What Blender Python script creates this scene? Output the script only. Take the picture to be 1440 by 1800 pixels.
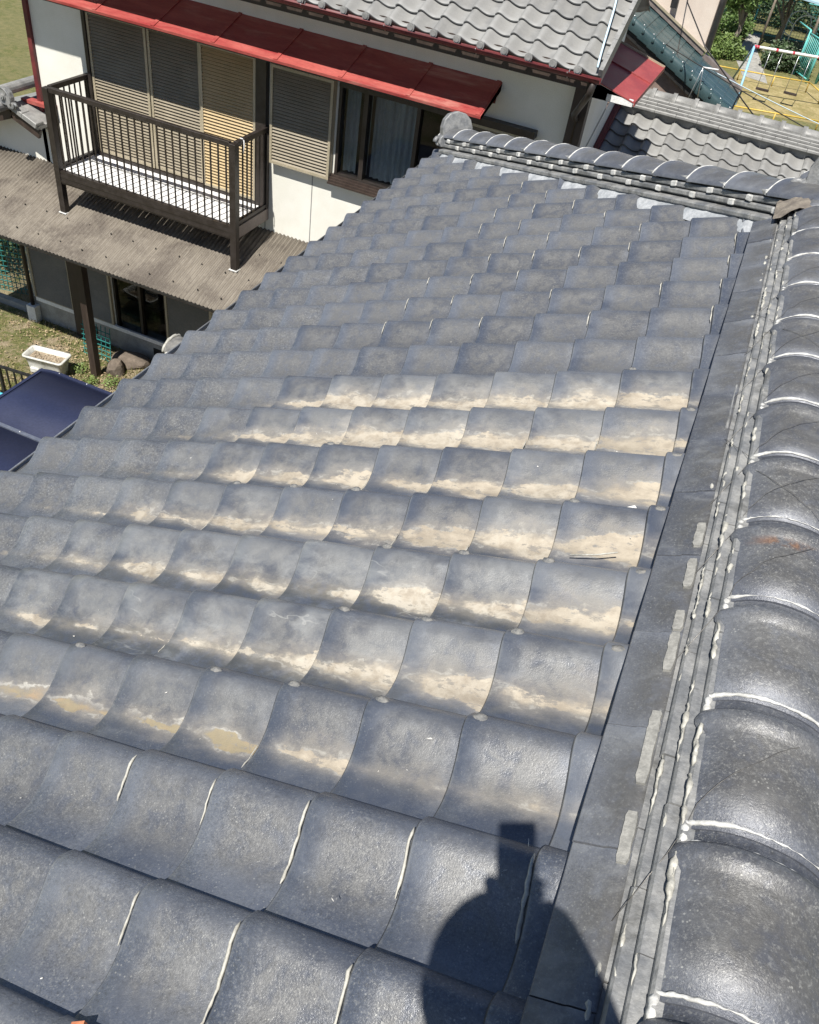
import bpy, bmesh, math, random
from mathutils import Vector, Matrix, Euler
R = math.radians
rnd = random.Random(7)
scene = bpy.context.scene
C = scene.collection
for o in list(bpy.data.objects): bpy.data.objects.remove(o, do_unlink=True)

# ------------------------------------------------------------------ camera, sky, sun, exposure
cam_d = bpy.data.cameras.new('camera'); cam = bpy.data.objects.new('camera', cam_d); C.objects.link(cam)
CAM = Vector((-0.10819, -1.07053, 1.38982))
RIGHT = Vector((0.91086, 0.39187, 0.12951)); DOWN = Vector((0.35494, -0.58365, -0.73032)); FWD = Vector((-0.2106, 0.71119, -0.67071))
mw = Matrix.Identity(4)
for k, v in enumerate((RIGHT, -DOWN, -FWD)):
    for r_ in range(3): mw[r_][k] = v[r_]
mw.translation = CAM
cam.matrix_world = mw
cam_d.sensor_fit = 'VERTICAL'; cam_d.sensor_height = 24.0; cam_d.lens = 1460.24/1800*24
cam_d.clip_start = 0.01; cam_d.clip_end = 2000
scene.camera = cam

SUN = Vector((-0.05, -0.50, 0.86)).normalized()
world = bpy.data.worlds.new('World'); scene.world = world; world.use_nodes = True
wn = world.node_tree; bg = wn.nodes['Background']
sky = wn.nodes.new('ShaderNodeTexSky'); sky.sky_type = 'NISHITA'; sky.sun_disc = False
sky.sun_elevation = math.asin(SUN.z); sky.sun_rotation = math.atan2(SUN.x, SUN.y)
sky.air_density = 0.75; sky.dust_density = 0.3; sky.altitude = 900
wn.links.new(sky.outputs[0], bg.inputs[0]); bg.inputs[1].default_value = 0.068
sun_d = bpy.data.lights.new('sun', 'SUN'); sun_d.energy = 5.0; sun_d.angle = R(0.53); sun_d.color = (1.0, 0.955, 0.885)
sun = bpy.data.objects.new('sun', sun_d); C.objects.link(sun)
sun.rotation_euler = SUN.to_track_quat('Z', 'Y').to_euler()
scene.view_settings.view_transform = 'Standard'; scene.view_settings.look = 'None'
scene.view_settings.exposure = 0.58; scene.view_settings.gamma = 1.0; scene.view_settings.use_curve_mapping = False

# ------------------------------------------------------------------ helpers
class MB:
    """collects shapes, then links them as ONE mesh object"""
    def __init__(s): s.v = []; s.f = []; s.sm = []
    def add(s, vs, fs, smooth=False):
        n = len(s.v); s.v += [tuple(p) for p in vs]
        s.f += [tuple(i+n for i in f) for f in fs]; s.sm += [smooth]*len(fs); return s
    def box(s, lo, hi, M=None, ch=0.0):
        x0, y0, z0 = lo; x1, y1, z1 = hi
        if ch <= 0:
            vs = [(x0,y0,z0),(x1,y0,z0),(x1,y1,z0),(x0,y1,z0),(x0,y0,z1),(x1,y0,z1),(x1,y1,z1),(x0,y1,z1)]
            fs = [(0,3,2,1),(4,5,6,7),(0,1,5,4),(1,2,6,5),(2,3,7,6),(3,0,4,7)]
        else:
            c = ch
            vs = []
            for (z, i) in ((z0, c), (z0+c, 0), (z1-c, 0), (z1, c)):
                vs += [(x0+i+(c if 0 else 0), y0+i, z), (x1-i, y0+i, z), (x1-i, y1-i, z), (x0+i, y1-i, z)]
            fs = [(0,3,2,1), (12,13,14,15)]
            for k in range(3):
                a = k*4
                for e in range(4): fs.append((a+e, a+(e+1)%4, a+4+(e+1)%4, a+4+e))
        if M is not None: vs = [tuple(M @ Vector(p)) for p in vs]
        return s.add(vs, fs)
    def tube(s, pts, rad, n=6, caps=True, smooth=True):
        pts = [Vector(p) for p in pts]; rs = rad if isinstance(rad, (list, tuple)) else [rad]*len(pts)
        vs = []; fs = []; up = None
        for i, p in enumerate(pts):
            d = (pts[min(i+1, len(pts)-1)] - pts[max(i-1, 0)])
            d = d.normalized() if d.length > 1e-9 else Vector((0,0,1))
            if up is None:
                up = Vector((0,0,1)) if abs(d.z) < 0.9 else Vector((1,0,0))
            a = d.cross(up)
            if a.length < 1e-4: a = d.cross(Vector((0.3,1,0.2)))
            a.normalize(); b = a.cross(d); up = b
            for k in range(n):
                t = 2*math.pi*k/n; vs.append(p + (a*math.cos(t)+b*math.sin(t))*rs[i])
        for i in range(len(pts)-1):
            for k in range(n): fs.append((i*n+k, i*n+(k+1)%n, (i+1)*n+(k+1)%n, (i+1)*n+k))
        if caps:
            fs.append(tuple(range(n))[::-1]); fs.append(tuple((len(pts)-1)*n+k for k in range(n)))
        return s.add(vs, fs, smooth)
    def bar(s, a, b, w, h=None):
        """square bar from a to b"""
        a = Vector(a); b = Vector(b); d = (b-a).normalized(); h = h or w
        up = Vector((0,0,1)) if abs(d.z) < 0.95 else Vector((0,1,0))
        x = d.cross(up).normalized(); y = x.cross(d)
        vs = [p + x*sx*w/2 + y*sy*h/2 for p in (a, b) for sx, sy in ((-1,-1),(1,-1),(1,1),(-1,1))]
        return s.add(vs, [(3,2,1,0),(4,5,6,7),(0,1,5,4),(1,2,6,5),(2,3,7,6),(3,0,4,7)])
    def sweep(s, prof, ys, fn, smooth=True, close=False):
        """grid of len(prof) x len(ys) points fn(p, y)"""
        n = len(prof); vs = [fn(p, y) for y in ys for p in prof]; fs = []
        for j in range(len(ys)-1):
            for i in range(n-1 if not close else n):
                i2 = (i+1) % n
                fs.append((j*n+i, j*n+i2, (j+1)*n+i2, (j+1)*n+i))
        return s.add(vs, fs, smooth)
    def mesh(s, name, mat):
        me = bpy.data.meshes.new(name); me.from_pydata(s.v, [], s.f)
        me.polygons.foreach_set('use_smooth', s.sm)
        if mat: me.materials.append(mat)
        me.update(); return me
    def build(s, name, mat, parent=None):
        me = s.mesh(name, mat); return link(name, me, parent)

def link(name, me, parent=None, M=None, keep=True):
    o = bpy.data.objects.new(name, me); C.objects.link(o)
    if parent is not None:
        o.parent = parent
        o.matrix_parent_inverse = WORLD[parent.name].inverted()
    if M is not None: o.matrix_basis = M
    WORLD[o.name] = M.copy() if M is not None else Matrix.Identity(4)
    return o
WORLD = {}
def tag(o, label, cat, group=None, kind=None):
    if label: o['label'] = label
    if cat: o['category'] = cat
    if group: o['group'] = group
    if kind: o['kind'] = kind
    return o
def thing(name, loc, label, cat, group=None):
    o = bpy.data.objects.new(name, None); C.objects.link(o); o.location = loc; o.empty_display_size = 0.2
    WORLD[o.name] = Matrix.Translation(loc)
    return tag(o, label, cat, group)
def solid(me_or_obj, t):
    m = me_or_obj.modifiers.new('thickness', 'SOLIDIFY'); m.thickness = t; m.offset = -1; return me_or_obj
def bev(o, w, n=2):
    m = o.modifiers.new('bevel', 'BEVEL'); m.width = w; m.segments = n; m.limit_method = 'ANGLE'; return o

# ------------------------------------------------------------------ materials
def newmat(name):
    m = bpy.data.materials.new(name); m.use_nodes = True
    nt = m.node_tree; b = nt.nodes['Principled BSDF']; return m, nt, b
class NT:
    def __init__(s, nt): s.nt = nt
    def n(s, t, **k):
        nd = s.nt.nodes.new(t)
        for a, v in k.items(): setattr(nd, a, v)
        return nd
    def put(s, sock, v):
        if v is None: return
        if hasattr(v, 'is_output') or isinstance(v, bpy.types.NodeSocket): s.nt.links.new(v, sock)
        else: sock.default_value = v
    def math(s, op, a, b=None, c=None, clamp=False):
        nd = s.n('ShaderNodeMath', operation=op, use_clamp=clamp)
        s.put(nd.inputs[0], a); s.put(nd.inputs[1], b); s.put(nd.inputs[2], c); return nd.outputs[0]
    def noise(s, vec, scale, detail=4, rough=0.55, dist=0.0):
        nd = s.n('ShaderNodeTexNoise'); s.put(nd.inputs['Vector'], vec)
        nd.inputs['Scale'].default_value = scale; nd.inputs['Detail'].default_value = detail
        nd.inputs['Roughness'].default_value = rough; nd.inputs['Distortion'].default_value = dist
        return nd.outputs['Fac']
    def smooth(s, v, a, b, lo=0.0, hi=1.0):
        nd = s.n('ShaderNodeMapRange', interpolation_type='SMOOTHSTEP'); s.put(nd.inputs[0], v)
        s.put(nd.inputs[1], a); s.put(nd.inputs[2], b); nd.inputs[3].default_value = lo; nd.inputs[4].default_value = hi
        return nd.outputs[0]
    def mix(s, f, a, b, mode='MIX'):
        nd = s.n('ShaderNodeMix', data_type='RGBA', blend_type=mode); s.put(nd.inputs[0], f)
        s.put(nd.inputs[6], c4(a)); s.put(nd.inputs[7], c4(b)); return nd.outputs[2]
    def vmul(s, v, k):
        nd = s.n('ShaderNodeVectorMath', operation='MULTIPLY'); s.put(nd.inputs[0], v); nd.inputs[1].default_value = k; return nd.outputs[0]
    def bump(s, h, dist, strength=1.0):
        nd = s.n('ShaderNodeBump'); nd.inputs['Strength'].default_value = strength; nd.inputs['Distance'].default_value = dist
        s.put(nd.inputs['Height'], h); return nd.outputs[0]
def c4(c):
    return (c[0], c[1], c[2], 1.0) if isinstance(c, (tuple, list)) and len(c) == 3 else c
def pm(name, c1, c2, scale=6, rough=0.6, bump=0.002, metal=0.0, fine=60, stretch=None, dirt=None, dirt_amt=0.5, spec=0.5, coat=0):
    """weathered surface: two tones, fine grain, optional dirt patches"""
    m, nt, b = newmat(name); g = NT(nt)
    pos = g.n('ShaderNodeNewGeometry').outputs['Position']
    vec = g.vmul(pos, stretch) if stretch else pos
    n1 = g.noise(vec, scale, 5, 0.6); n2 = g.noise(vec, fine, 3, 0.6)
    col = g.mix(g.smooth(n1, 0.32, 0.68), c1, c2)
    k = g.smooth(n2, 0.2, 0.8, 0.82, 1.14)
    cc = g.n('ShaderNodeCombineColor'); 
    for i in range(3): g.put(cc.inputs[i], k)
    col = g.mix(1.0, col, cc.outputs[0], 'MULTIPLY')
    if dirt:
        n3 = g.noise(vec, scale*0.45, 6, 0.7, 0.6)
        col = g.mix(g.math('MULTIPLY', g.smooth(n3, 0.5, 0.72), dirt_amt), col, dirt)
    g.put(b.inputs['Base Color'], col)
    g.put(b.inputs['Roughness'], g.smooth(n1, 0.2, 0.8, max(0.03, rough-0.08), min(1, rough+0.08)))
    b.inputs['Metallic'].default_value = metal; b.inputs['Specular IOR Level'].default_value = spec
    if bump: g.put(b.inputs['Normal'], g.bump(g.math('ADD', n1, g.math('MULTIPLY', n2, 0.5)), bump))
    return m

def roof_tile_mat(name, dark, light, brown, stains=False, rough=0.42, metal=0.12):
    """smoked clay tile; object colour R = dry silt in the trough, G = white bloom, B = lichen grain"""
    m, nt, b = newmat(name); g = NT(nt)
    pos = g.n('ShaderNodeNewGeometry').outputs['Position']
    oi = g.n('ShaderNodeObjectInfo'); rand = oi.outputs['Random']
    sc = g.n('ShaderNodeSeparateColor'); g.put(sc.inputs[0], oi.outputs['Color'])
    S, G, B = sc.outputs[0], sc.outputs[1], sc.outputs[2]
    uv = g.n('ShaderNodeUVMap'); uv.uv_map = 'UVMap'
    su = g.n('ShaderNodeSeparateXYZ'); g.put(su.inputs[0], uv.outputs[0]); a_, w_ = su.outputs[0], su.outputs[1]
    off = g.n('ShaderNodeVectorMath', operation='ADD'); g.put(off.inputs[0], pos)
    cx = g.n('ShaderNodeCombineXYZ'); g.put(cx.inputs[2], g.math('MULTIPLY', rand, 7.0)); g.put(off.inputs[1], cx.outputs[0])
    P = off.outputs[0]
    n_big = g.noise(P, 5.5, 4, 0.6, 0.3); n_mid = g.noise(P, 22, 5, 0.65, 0.4); n_fin = g.noise(pos, 190, 3, 0.7); n_grain = g.noise(pos, 420, 2, 0.6)
    col = g.mix(g.smooth(g.math('ADD', n_big, g.math('MULTIPLY', g.math('SUBTRACT', rand, 0.5), 0.45)), 0.33, 0.68), dark, light)
    # warm dust film in the middle of a tile
    wob = g.math('MULTIPLY', g.math('SUBTRACT', n_mid, 0.5), 0.35)
    da = g.math('ADD', g.math('ABSOLUTE', g.math('SUBTRACT', a_, 0.52)), wob); dw = g.math('ADD', g.math('ABSOLUTE', g.math('SUBTRACT', w_, 0.56)), wob)
    mid = g.math('MULTIPLY', g.smooth(da, 0.2, 0.48, 1, 0), g.smooth(dw, 0.16, 0.42, 1, 0))
    col = g.mix(g.math('MULTIPLY', mid, g.smooth(n_mid, 0.3, 0.62, 0.35, 0.9)), col, brown)
    # mottling
    col = g.mix(g.smooth(n_mid, 0.38, 0.68, 0.0, 0.22), col, g.mix(0.5, light, (0.17, 0.18, 0.19)))
    # granular lichen: pale grains over darker ground, heavier where B is high
    n_gr = g.noise(pos, 260, 3, 0.75); patch = g.smooth(g.noise(P, 8, 4, 0.6), 0.32, 0.62)
    kB = g.math('MULTIPLY_ADD', B, 0.58, 0.14)
    col = g.mix(g.math('MULTIPLY', g.math('MULTIPLY', g.smooth(n_gr, 0.36, 0.50, 1, 0), patch), g.math('MULTIPLY', kB, 0.75)), col, g.mix(0.55, dark, (0.035, 0.034, 0.03)))
    col = g.mix(g.math('MULTIPLY', g.math('MULTIPLY', g.smooth(n_gr, 0.55, 0.70), patch), kB), col, (0.34, 0.34, 0.315))
    n_g2 = g.noise(pos, 115, 4, 0.8); pB = g.math('MULTIPLY', B, g.smooth(g.noise(P, 6, 3, 0.6), 0.3, 0.55, 0.35, 1.0))
    col = g.mix(g.math('MULTIPLY', g.smooth(n_g2, 0.53, 0.64), g.math('MULTIPLY', pB, 0.5)), col, (0.33, 0.33, 0.31))
    col = g.mix(g.math('MULTIPLY', g.smooth(n_g2, 0.36, 0.47, 1, 0), g.math('MULTIPLY', pB, 0.6)), col, (0.06, 0.06, 0.056))
    vo = g.n('ShaderNodeTexVoronoi'); g.put(vo.inputs['Vector'], pos); vo.inputs['Scale'].default_value = 120; vo.inputs['Randomness'].default_value = 1
    dots = g.math('MULTIPLY', g.smooth(vo.outputs['Distance'], 0.12, 0.28, 1, 0), g.smooth(g.noise(P, 17, 4, 0.7), 0.50, 0.62))
    col = g.mix(g.math('MULTIPLY', dots, g.math('MULTIPLY_ADD', B, 0.55, 0.02)), col, (0.52, 0.52, 0.48))
    # worn pale line along the tail of the tile
    col = g.mix(g.math('MULTIPLY', g.smooth(a_, 0.0, 0.05, 1, 0), g.smooth(n_mid, 0.4, 0.6, 0.1, 0.55)), col, (0.33, 0.34, 0.34))
    col = g.mix(g.math('MULTIPLY', g.smooth(a_, 0.93, 1.0, 0, 1), 0.55), col, g.mix(0.5, dark, (0.03, 0.03, 0.035)))  # head end darkened: painted shade below the upper tile's tail
    col = g.mix(g.math('MULTIPLY', g.smooth(a_, 0.012, 0.022, 1, 0), 0.7), col, (0.03, 0.03, 0.032))  # thin dark line painted on the tail edge as contact shade
    rgh = rough
    n_st = g.noise(g.vmul(P, (0.6, 1.2, 1.0)), 10, 8, 0.66, 0.25)
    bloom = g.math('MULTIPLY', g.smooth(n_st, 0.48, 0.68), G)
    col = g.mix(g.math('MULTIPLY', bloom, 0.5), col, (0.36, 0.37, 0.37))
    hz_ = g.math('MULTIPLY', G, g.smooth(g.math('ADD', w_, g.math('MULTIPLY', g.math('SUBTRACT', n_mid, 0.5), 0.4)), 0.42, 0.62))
    if stains:
        col = g.mix(g.math('MULTIPLY', hz_, g.smooth(n_big, 0.35, 0.6, 0.1, 0.55)), col, (0.30, 0.305, 0.30))
        lowg = g.math('MULTIPLY', G, g.smooth(w_, 0.34, 0.52, 1, 0)); col = g.mix(g.math('MULTIPLY', lowg, g.smooth(n_mid, 0.35, 0.6, 0.1, 0.7)), col, (0.085, 0.086, 0.078))
        n_v = g.noise(g.vmul(P, (0.3, 1.0, 0.8)), 7.0, 4, 0.6, 0.35)
        vein = g.math('MULTIPLY', g.smooth(g.math('ABSOLUTE', g.math('SUBTRACT', n_v, 0.5)), 0.0, 0.010, 1, 0), g.smooth(g.noise(P, 7.0, 2), 0.50, 0.62))
        col = g.mix(g.math('MULTIPLY', vein, g.smooth(G, 0.75, 1.0, 0, 0.4)), col, (0.5, 0.5, 0.47))
        # dry silt left in the trough
        PS = g.n('ShaderNodeMix', data_type='VECTOR'); PS.inputs[0].default_value = 0.03; g.put(PS.inputs[4], pos); g.put(PS.inputs[5], P); PS = PS.outputs[1]
        n_s = g.noise(g.vmul(PS, (0.6, 1.15, 1.0)), 8, 9, 0.60, 0.1); n_s2 = g.noise(g.vmul(P, (0.7, 1.3, 1.0)), 38, 5, 0.65, 0.3)
        f = g.math('MULTIPLY_ADD', S, 0.46, -0.10)
        f = g.math('ADD', f, g.math('MULTIPLY', g.math('SUBTRACT', n_s, 0.5), 0.95))
        f = g.math('ADD', f, g.math('MULTIPLY', g.math('SUBTRACT', n_s2, 0.5), 0.17))
        f = g.math('SUBTRACT', f, g.math('MAXIMUM', g.math('MULTIPLY', g.math('SUBTRACT', w_, 0.37), 1.5), g.math('MULTIPLY', g.math('SUBTRACT', 0.37, w_), 1.9)))
        # a little heavier where the trough meets the next tile down
        f = g.math('ADD', f, g.math('MULTIPLY', g.math('SUBTRACT', a_, 0.5), 0.20))
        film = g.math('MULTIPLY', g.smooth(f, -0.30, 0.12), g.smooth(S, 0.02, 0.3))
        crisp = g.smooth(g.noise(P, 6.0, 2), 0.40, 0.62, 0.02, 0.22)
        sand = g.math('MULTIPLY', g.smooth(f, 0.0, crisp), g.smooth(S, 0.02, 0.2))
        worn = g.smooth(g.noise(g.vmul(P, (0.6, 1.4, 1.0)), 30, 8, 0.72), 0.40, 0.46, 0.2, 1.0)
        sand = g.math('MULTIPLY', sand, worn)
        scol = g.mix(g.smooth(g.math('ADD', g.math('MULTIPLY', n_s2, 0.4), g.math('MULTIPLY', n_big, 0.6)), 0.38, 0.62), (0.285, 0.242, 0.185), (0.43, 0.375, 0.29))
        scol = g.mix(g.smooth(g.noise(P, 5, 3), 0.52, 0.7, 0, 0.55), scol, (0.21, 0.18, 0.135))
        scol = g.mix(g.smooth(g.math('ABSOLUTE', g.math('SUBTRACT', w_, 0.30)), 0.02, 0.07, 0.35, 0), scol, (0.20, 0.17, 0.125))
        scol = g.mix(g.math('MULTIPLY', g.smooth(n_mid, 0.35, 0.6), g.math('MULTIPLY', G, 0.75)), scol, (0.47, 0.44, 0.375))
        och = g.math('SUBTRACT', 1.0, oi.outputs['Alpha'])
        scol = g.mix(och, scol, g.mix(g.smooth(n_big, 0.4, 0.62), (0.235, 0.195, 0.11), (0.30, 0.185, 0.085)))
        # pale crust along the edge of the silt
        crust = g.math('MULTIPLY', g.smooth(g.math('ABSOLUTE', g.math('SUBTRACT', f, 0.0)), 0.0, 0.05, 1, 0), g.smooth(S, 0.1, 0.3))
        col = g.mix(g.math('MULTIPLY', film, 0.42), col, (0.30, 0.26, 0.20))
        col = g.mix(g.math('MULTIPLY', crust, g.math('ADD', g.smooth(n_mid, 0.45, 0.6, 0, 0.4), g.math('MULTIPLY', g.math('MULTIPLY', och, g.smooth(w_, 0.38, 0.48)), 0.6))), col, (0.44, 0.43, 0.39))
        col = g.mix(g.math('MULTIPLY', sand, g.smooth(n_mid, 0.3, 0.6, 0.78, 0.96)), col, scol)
        mtl = g.math('MULTIPLY', g.math('SUBTRACT', 1.0, film), metal)
        rgh = g.math('MULTIPLY_ADD', film, 0.3, g.smooth(n_mid, 0.3, 0.7, rough-0.08, rough+0.12))
    else:
        rgh = g.smooth(n_mid, 0.3, 0.7, rough-0.08, rough+0.12)
    if name == 'ridge_tile':
        sp = g.n('ShaderNodeSeparateXYZ'); g.put(sp.inputs[0], pos)
        ry = g.smooth(g.math('ABSOLUTE', g.math('SUBTRACT', sp.outputs[1], 0.526)), 0.003, 0.018, 1, 0)
        rx = g.math('MULTIPLY', g.smooth(sp.outputs[0], 0.20, 0.27), g.smooth(sp.outputs[0], 0.36, 0.46, 1, 0))
        ru = g.math('MULTIPLY', g.math('MULTIPLY', ry, rx), g.smooth(n_mid, 0.36, 0.58))
        col = g.mix(g.math('MULTIPLY', ru, 0.75), col, g.mix(g.smooth(n_fin, 0.4, 0.6), (0.13, 0.062, 0.035), (0.24, 0.13, 0.075)))
    g.put(b.inputs['Base Color'], col); g.put(b.inputs['Roughness'], rgh)
    g.put(b.inputs['Metallic'], mtl if stains else metal)
    h = g.math('ADD', g.math('MULTIPLY', n_gr, g.math('MULTIPLY_ADD', B, 0.5, 0.25)), g.math('ADD', g.math('MULTIPLY', n_mid, 0.9), g.math('MULTIPLY', n_grain, 0.2)))
    g.put(b.inputs['Normal'], g.bump(h, 0.0016, 0.8))
    return m

M = {}
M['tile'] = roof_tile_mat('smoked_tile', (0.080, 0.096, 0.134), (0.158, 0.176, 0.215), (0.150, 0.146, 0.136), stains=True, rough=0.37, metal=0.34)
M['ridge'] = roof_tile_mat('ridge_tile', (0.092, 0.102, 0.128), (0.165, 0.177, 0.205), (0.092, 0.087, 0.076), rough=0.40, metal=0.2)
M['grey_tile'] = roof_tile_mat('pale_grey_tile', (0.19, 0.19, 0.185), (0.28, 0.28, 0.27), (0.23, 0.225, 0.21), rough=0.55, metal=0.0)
M['slab'] = pm('ridge_slab_clay', (0.15, 0.157, 0.165), (0.30, 0.30, 0.29), 14, 0.5, 0.003, 0.1, 120, dirt=(0.085, 0.085, 0.08), dirt_amt=0.85)
M['grey_slab'] = pm('pale_ridge_clay', (0.19, 0.19, 0.185), (0.28, 0.28, 0.27), 8, 0.5, 0.001, 0.0, 90)
M['brown_cladding'] = pm('brown_cladding', (0.20,0.145,0.12), (0.27,0.20,0.17), 5, .7, .002)
M['caulk'] = pm('aged_sealant', (0.34, 0.33, 0.29), (0.50, 0.49, 0.44), 30, 0.6, 0.002, 0, 150, dirt=(0.2, 0.19, 0.16), dirt_amt=0.6)
M['white_caulk'] = pm('white_sealant', (0.42, 0.42, 0.40), (0.62, 0.62, 0.60), 40, 0.6, 0.002, 0, 150, dirt=(0.35, 0.34, 0.31), dirt_amt=0.6)
M['pad'] = pm('flat_grey_sealant', (0.22, 0.217, 0.2), (0.31, 0.305, 0.28), 40, 0.7, 0.002, 0, 150)
M['mortar'] = pm('old_mortar', (0.10, 0.10, 0.10), (0.2, 0.195, 0.18), 20, 0.9, 0.004, 0, 120)
M['plaster'] = pm('lime_plaster', (0.24, 0.26, 0.28), (0.40, 0.415, 0.43), 14, 0.85, 0.003, 0, 80, dirt=(0.3, 0.3, 0.3))
M['stucco'] = pm('white_stucco', (0.70, 0.69, 0.62), (0.76, 0.75, 0.69), 2.5, 0.85, 0.0015, 0, 140, dirt=(0.6, 0.58, 0.5), dirt_amt=0.3)
M['grey_stucco'] = pm('cream_stucco', (0.62, 0.53, 0.45), (0.68, 0.60, 0.52), 2.0, 0.85, 0.0015, 0, 140, dirt=(0.5, 0.42, 0.36), dirt_amt=0.4)
M['red_sheet'] = pm('red_painted_sheet', (0.27, 0.035, 0.035), (0.37, 0.085, 0.07), 5, 0.5, 0.001, 0, 60, (0.35, 1.6, 1), dirt=(0.46, 0.22, 0.18), dirt_amt=0.75)
M['dark_red'] = pm('oxide_red_paint', (0.09, 0.015, 0.018), (0.15, 0.025, 0.025), 6, 0.55, 0.001)
M['maroon'] = pm('maroon_sheet', (0.24, 0.035, 0.04), (0.32, 0.06, 0.06), 5, 0.5, 0.0006, dirt=(0.36, 0.14, 0.12), dirt_amt=0.4)
M['bronze'] = pm('bronze_aluminium', (0.030, 0.024, 0.021), (0.045, 0.037, 0.033), 10, 0.42, 0.0004, 0.3, 90)
M['dark_wood'] = pm('dark_stained_wood', (0.028, 0.018, 0.014), (0.05, 0.034, 0.026), 8, 0.6, 0.001, 0, 60, (1, 1, 0.15))
M['black'] = pm('black_paint', (0.012, 0.012, 0.012), (0.022, 0.021, 0.02), 12, 0.5, 0.0005)
M['shutter'] = pm('beige_shutter_steel', (0.21, 0.178, 0.122), (0.24, 0.205, 0.145), 3, 0.5, 0.0006, 0, 60, dirt=(0.36, 0.31, 0.22), dirt_amt=0.4)
M['shutter_yellow'] = pm('yellowed_shutter_steel', (0.40, 0.30, 0.155), (0.44, 0.33, 0.175), 3, 0.5, 0.0006, 0, 60)
M['shutter_frame'] = pm('shutter_frame_beige', (0.33, 0.29, 0.205), (0.38, 0.33, 0.24), 6, 0.45, 0.0005)
M['deck_white'] = pm('white_plastic_board', (0.74, 0.74, 0.73), (0.80, 0.80, 0.79), 5, 0.5, 0.0005)
M['curtain'] = pm('blue_grey_curtain', (0.24, 0.28, 0.32), (0.32, 0.36, 0.4), 9, 0.9, 0.001, 0, 80, (1, 1, 0.2))
M['concrete'] = pm('weathered_concrete', (0.26, 0.255, 0.235), (0.38, 0.37, 0.34), 5, 0.9, 0.003, 0, 80, dirt=(0.14, 0.135, 0.115))
M['stone'] = pm('garden_stone', (0.10, 0.08, 0.062), (0.18, 0.145, 0.115), 7, 0.9, 0.01, 0, 50)
M['steel'] = pm('galvanised_steel', (0.42, 0.43, 0.44), (0.55, 0.56, 0.57), 14, 0.32, 0.0004, 0.7, 90)
M['navy'] = pm('navy_polycarbonate', (0.022, 0.028, 0.062), (0.028, 0.034, 0.070), 1.2, 0.5, 0.0, 0, 40, spec=0.25)
M['navy_frame'] = pm('grey_blue_aluminium', (0.15, 0.17, 0.22), (0.19, 0.21, 0.26), 10, 0.4, 0.0003, 0.4)
M['planter'] = pm('weathered_white_plastic', (0.50, 0.50, 0.46), (0.62, 0.62, 0.58), 5, 0.55, 0.0008, 0, 60, dirt=(0.30, 0.29, 0.24), dirt_amt=0.7)
M['soil'] = pm('dry_soil', (0.2, 0.155, 0.105), (0.40, 0.33, 0.24), 25, 0.95, 0.01, 0, 120)
M['teal'] = pm('teal_paint', (0.10, 0.42, 0.40), (0.15, 0.52, 0.49), 8, 0.5, 0.0004)
M['teal_net'] = pm('dark_teal_mesh', (0.02, 0.16, 0.15), (0.03, 0.22, 0.20), 8, 0.7, 0.0004)
M['yellow'] = pm('yellow_paint', (0.58, 0.40, 0.07), (0.66, 0.46, 0.1), 8, 0.45, 0.0004)
M['sky_blue'] = pm('pale_blue_paint', (0.25, 0.50, 0.68), (0.31, 0.57, 0.74), 8, 0.45, 0.0004)
M['white_paint'] = pm('white_paint', (0.70, 0.70, 0.69), (0.78, 0.78, 0.77), 8, 0.5, 0.0004)
M['red_paint'] = pm('red_paint', (0.5, 0.03, 0.06), (0.58, 0.05, 0.08), 8, 0.45, 0.0004)
M['green_tile'] = pm('teal_green_glazed_tile', (0.032, 0.062, 0.068), (0.05, 0.085, 0.09), 3, 0.3, 0.0006, 0, 60)
M['rail_brown'] = pm('brown_painted_metal', (0.16, 0.13, 0.12), (0.22, 0.185, 0.165), 8, 0.5, 0.0005)
M['rope'] = pm('pale_blue_cord', (0.45, 0.6, 0.68), (0.6, 0.72, 0.78), 30, 0.8, 0.001, 0, 200)
M['wire'] = pm('binding_wire', (0.16, 0.15, 0.14), (0.24, 0.23, 0.21), 40, 0.4, 0.0002, 0.6)
M['cable'] = pm('black_cable', (0.012, 0.012, 0.012), (0.02, 0.02, 0.02), 30, 0.5, 0.0002)
M['bark'] = pm('grey_bark', (0.14, 0.11, 0.085), (0.24, 0.2, 0.16), 12, 0.9, 0.01, 0, 60, (1, 1, 0.25))
M['chip'] = pm('mortar_chips', (0.6, 0.58, 0.53), (0.74, 0.73, 0.69), 30, 0.8, 0.001)
M['terracotta'] = pm('broken_clay', (0.42, 0.15, 0.07), (0.5, 0.2, 0.1), 30, 0.9, 0.002)
M['skin'] = pm('skin', (0.5, 0.31, 0.23), (0.56, 0.36, 0.27), 12, 0.55, 0.0005)
M['workwear'] = pm('navy_workwear', (0.03, 0.035, 0.055), (0.045, 0.05, 0.075), 12, 0.85, 0.001)
M['phone'] = pm('phone_shell', (0.02, 0.02, 0.022), (0.03, 0.03, 0.032), 10, 0.25, 0)
M['backdrop_blue'] = pm('pale_blue_sheet', (0.42, 0.60, 0.70), (0.5, 0.67, 0.76), 3, 0.4, 0)
M['dark_room'] = pm('dark_interior', (0.02, 0.02, 0.02), (0.035, 0.034, 0.032), 3, 0.9, 0)

def glass_mat():
    m, nt, b = newmat('window_glass'); g = NT(nt)
    n = g.noise(g.n('ShaderNodeNewGeometry').outputs['Position'], 1.5, 2)
    b.inputs['Base Color'].default_value = (0.75, 0.8, 0.8, 1); b.inputs['Roughness'].default_value = 0.02
    b.inputs['Transmission Weight'].default_value = 1.0; b.inputs['IOR'].default_value = 1.25
    g.put(b.inputs['Normal'], g.bump(n, 0.002)); return m
M['glass'] = glass_mat()

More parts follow.
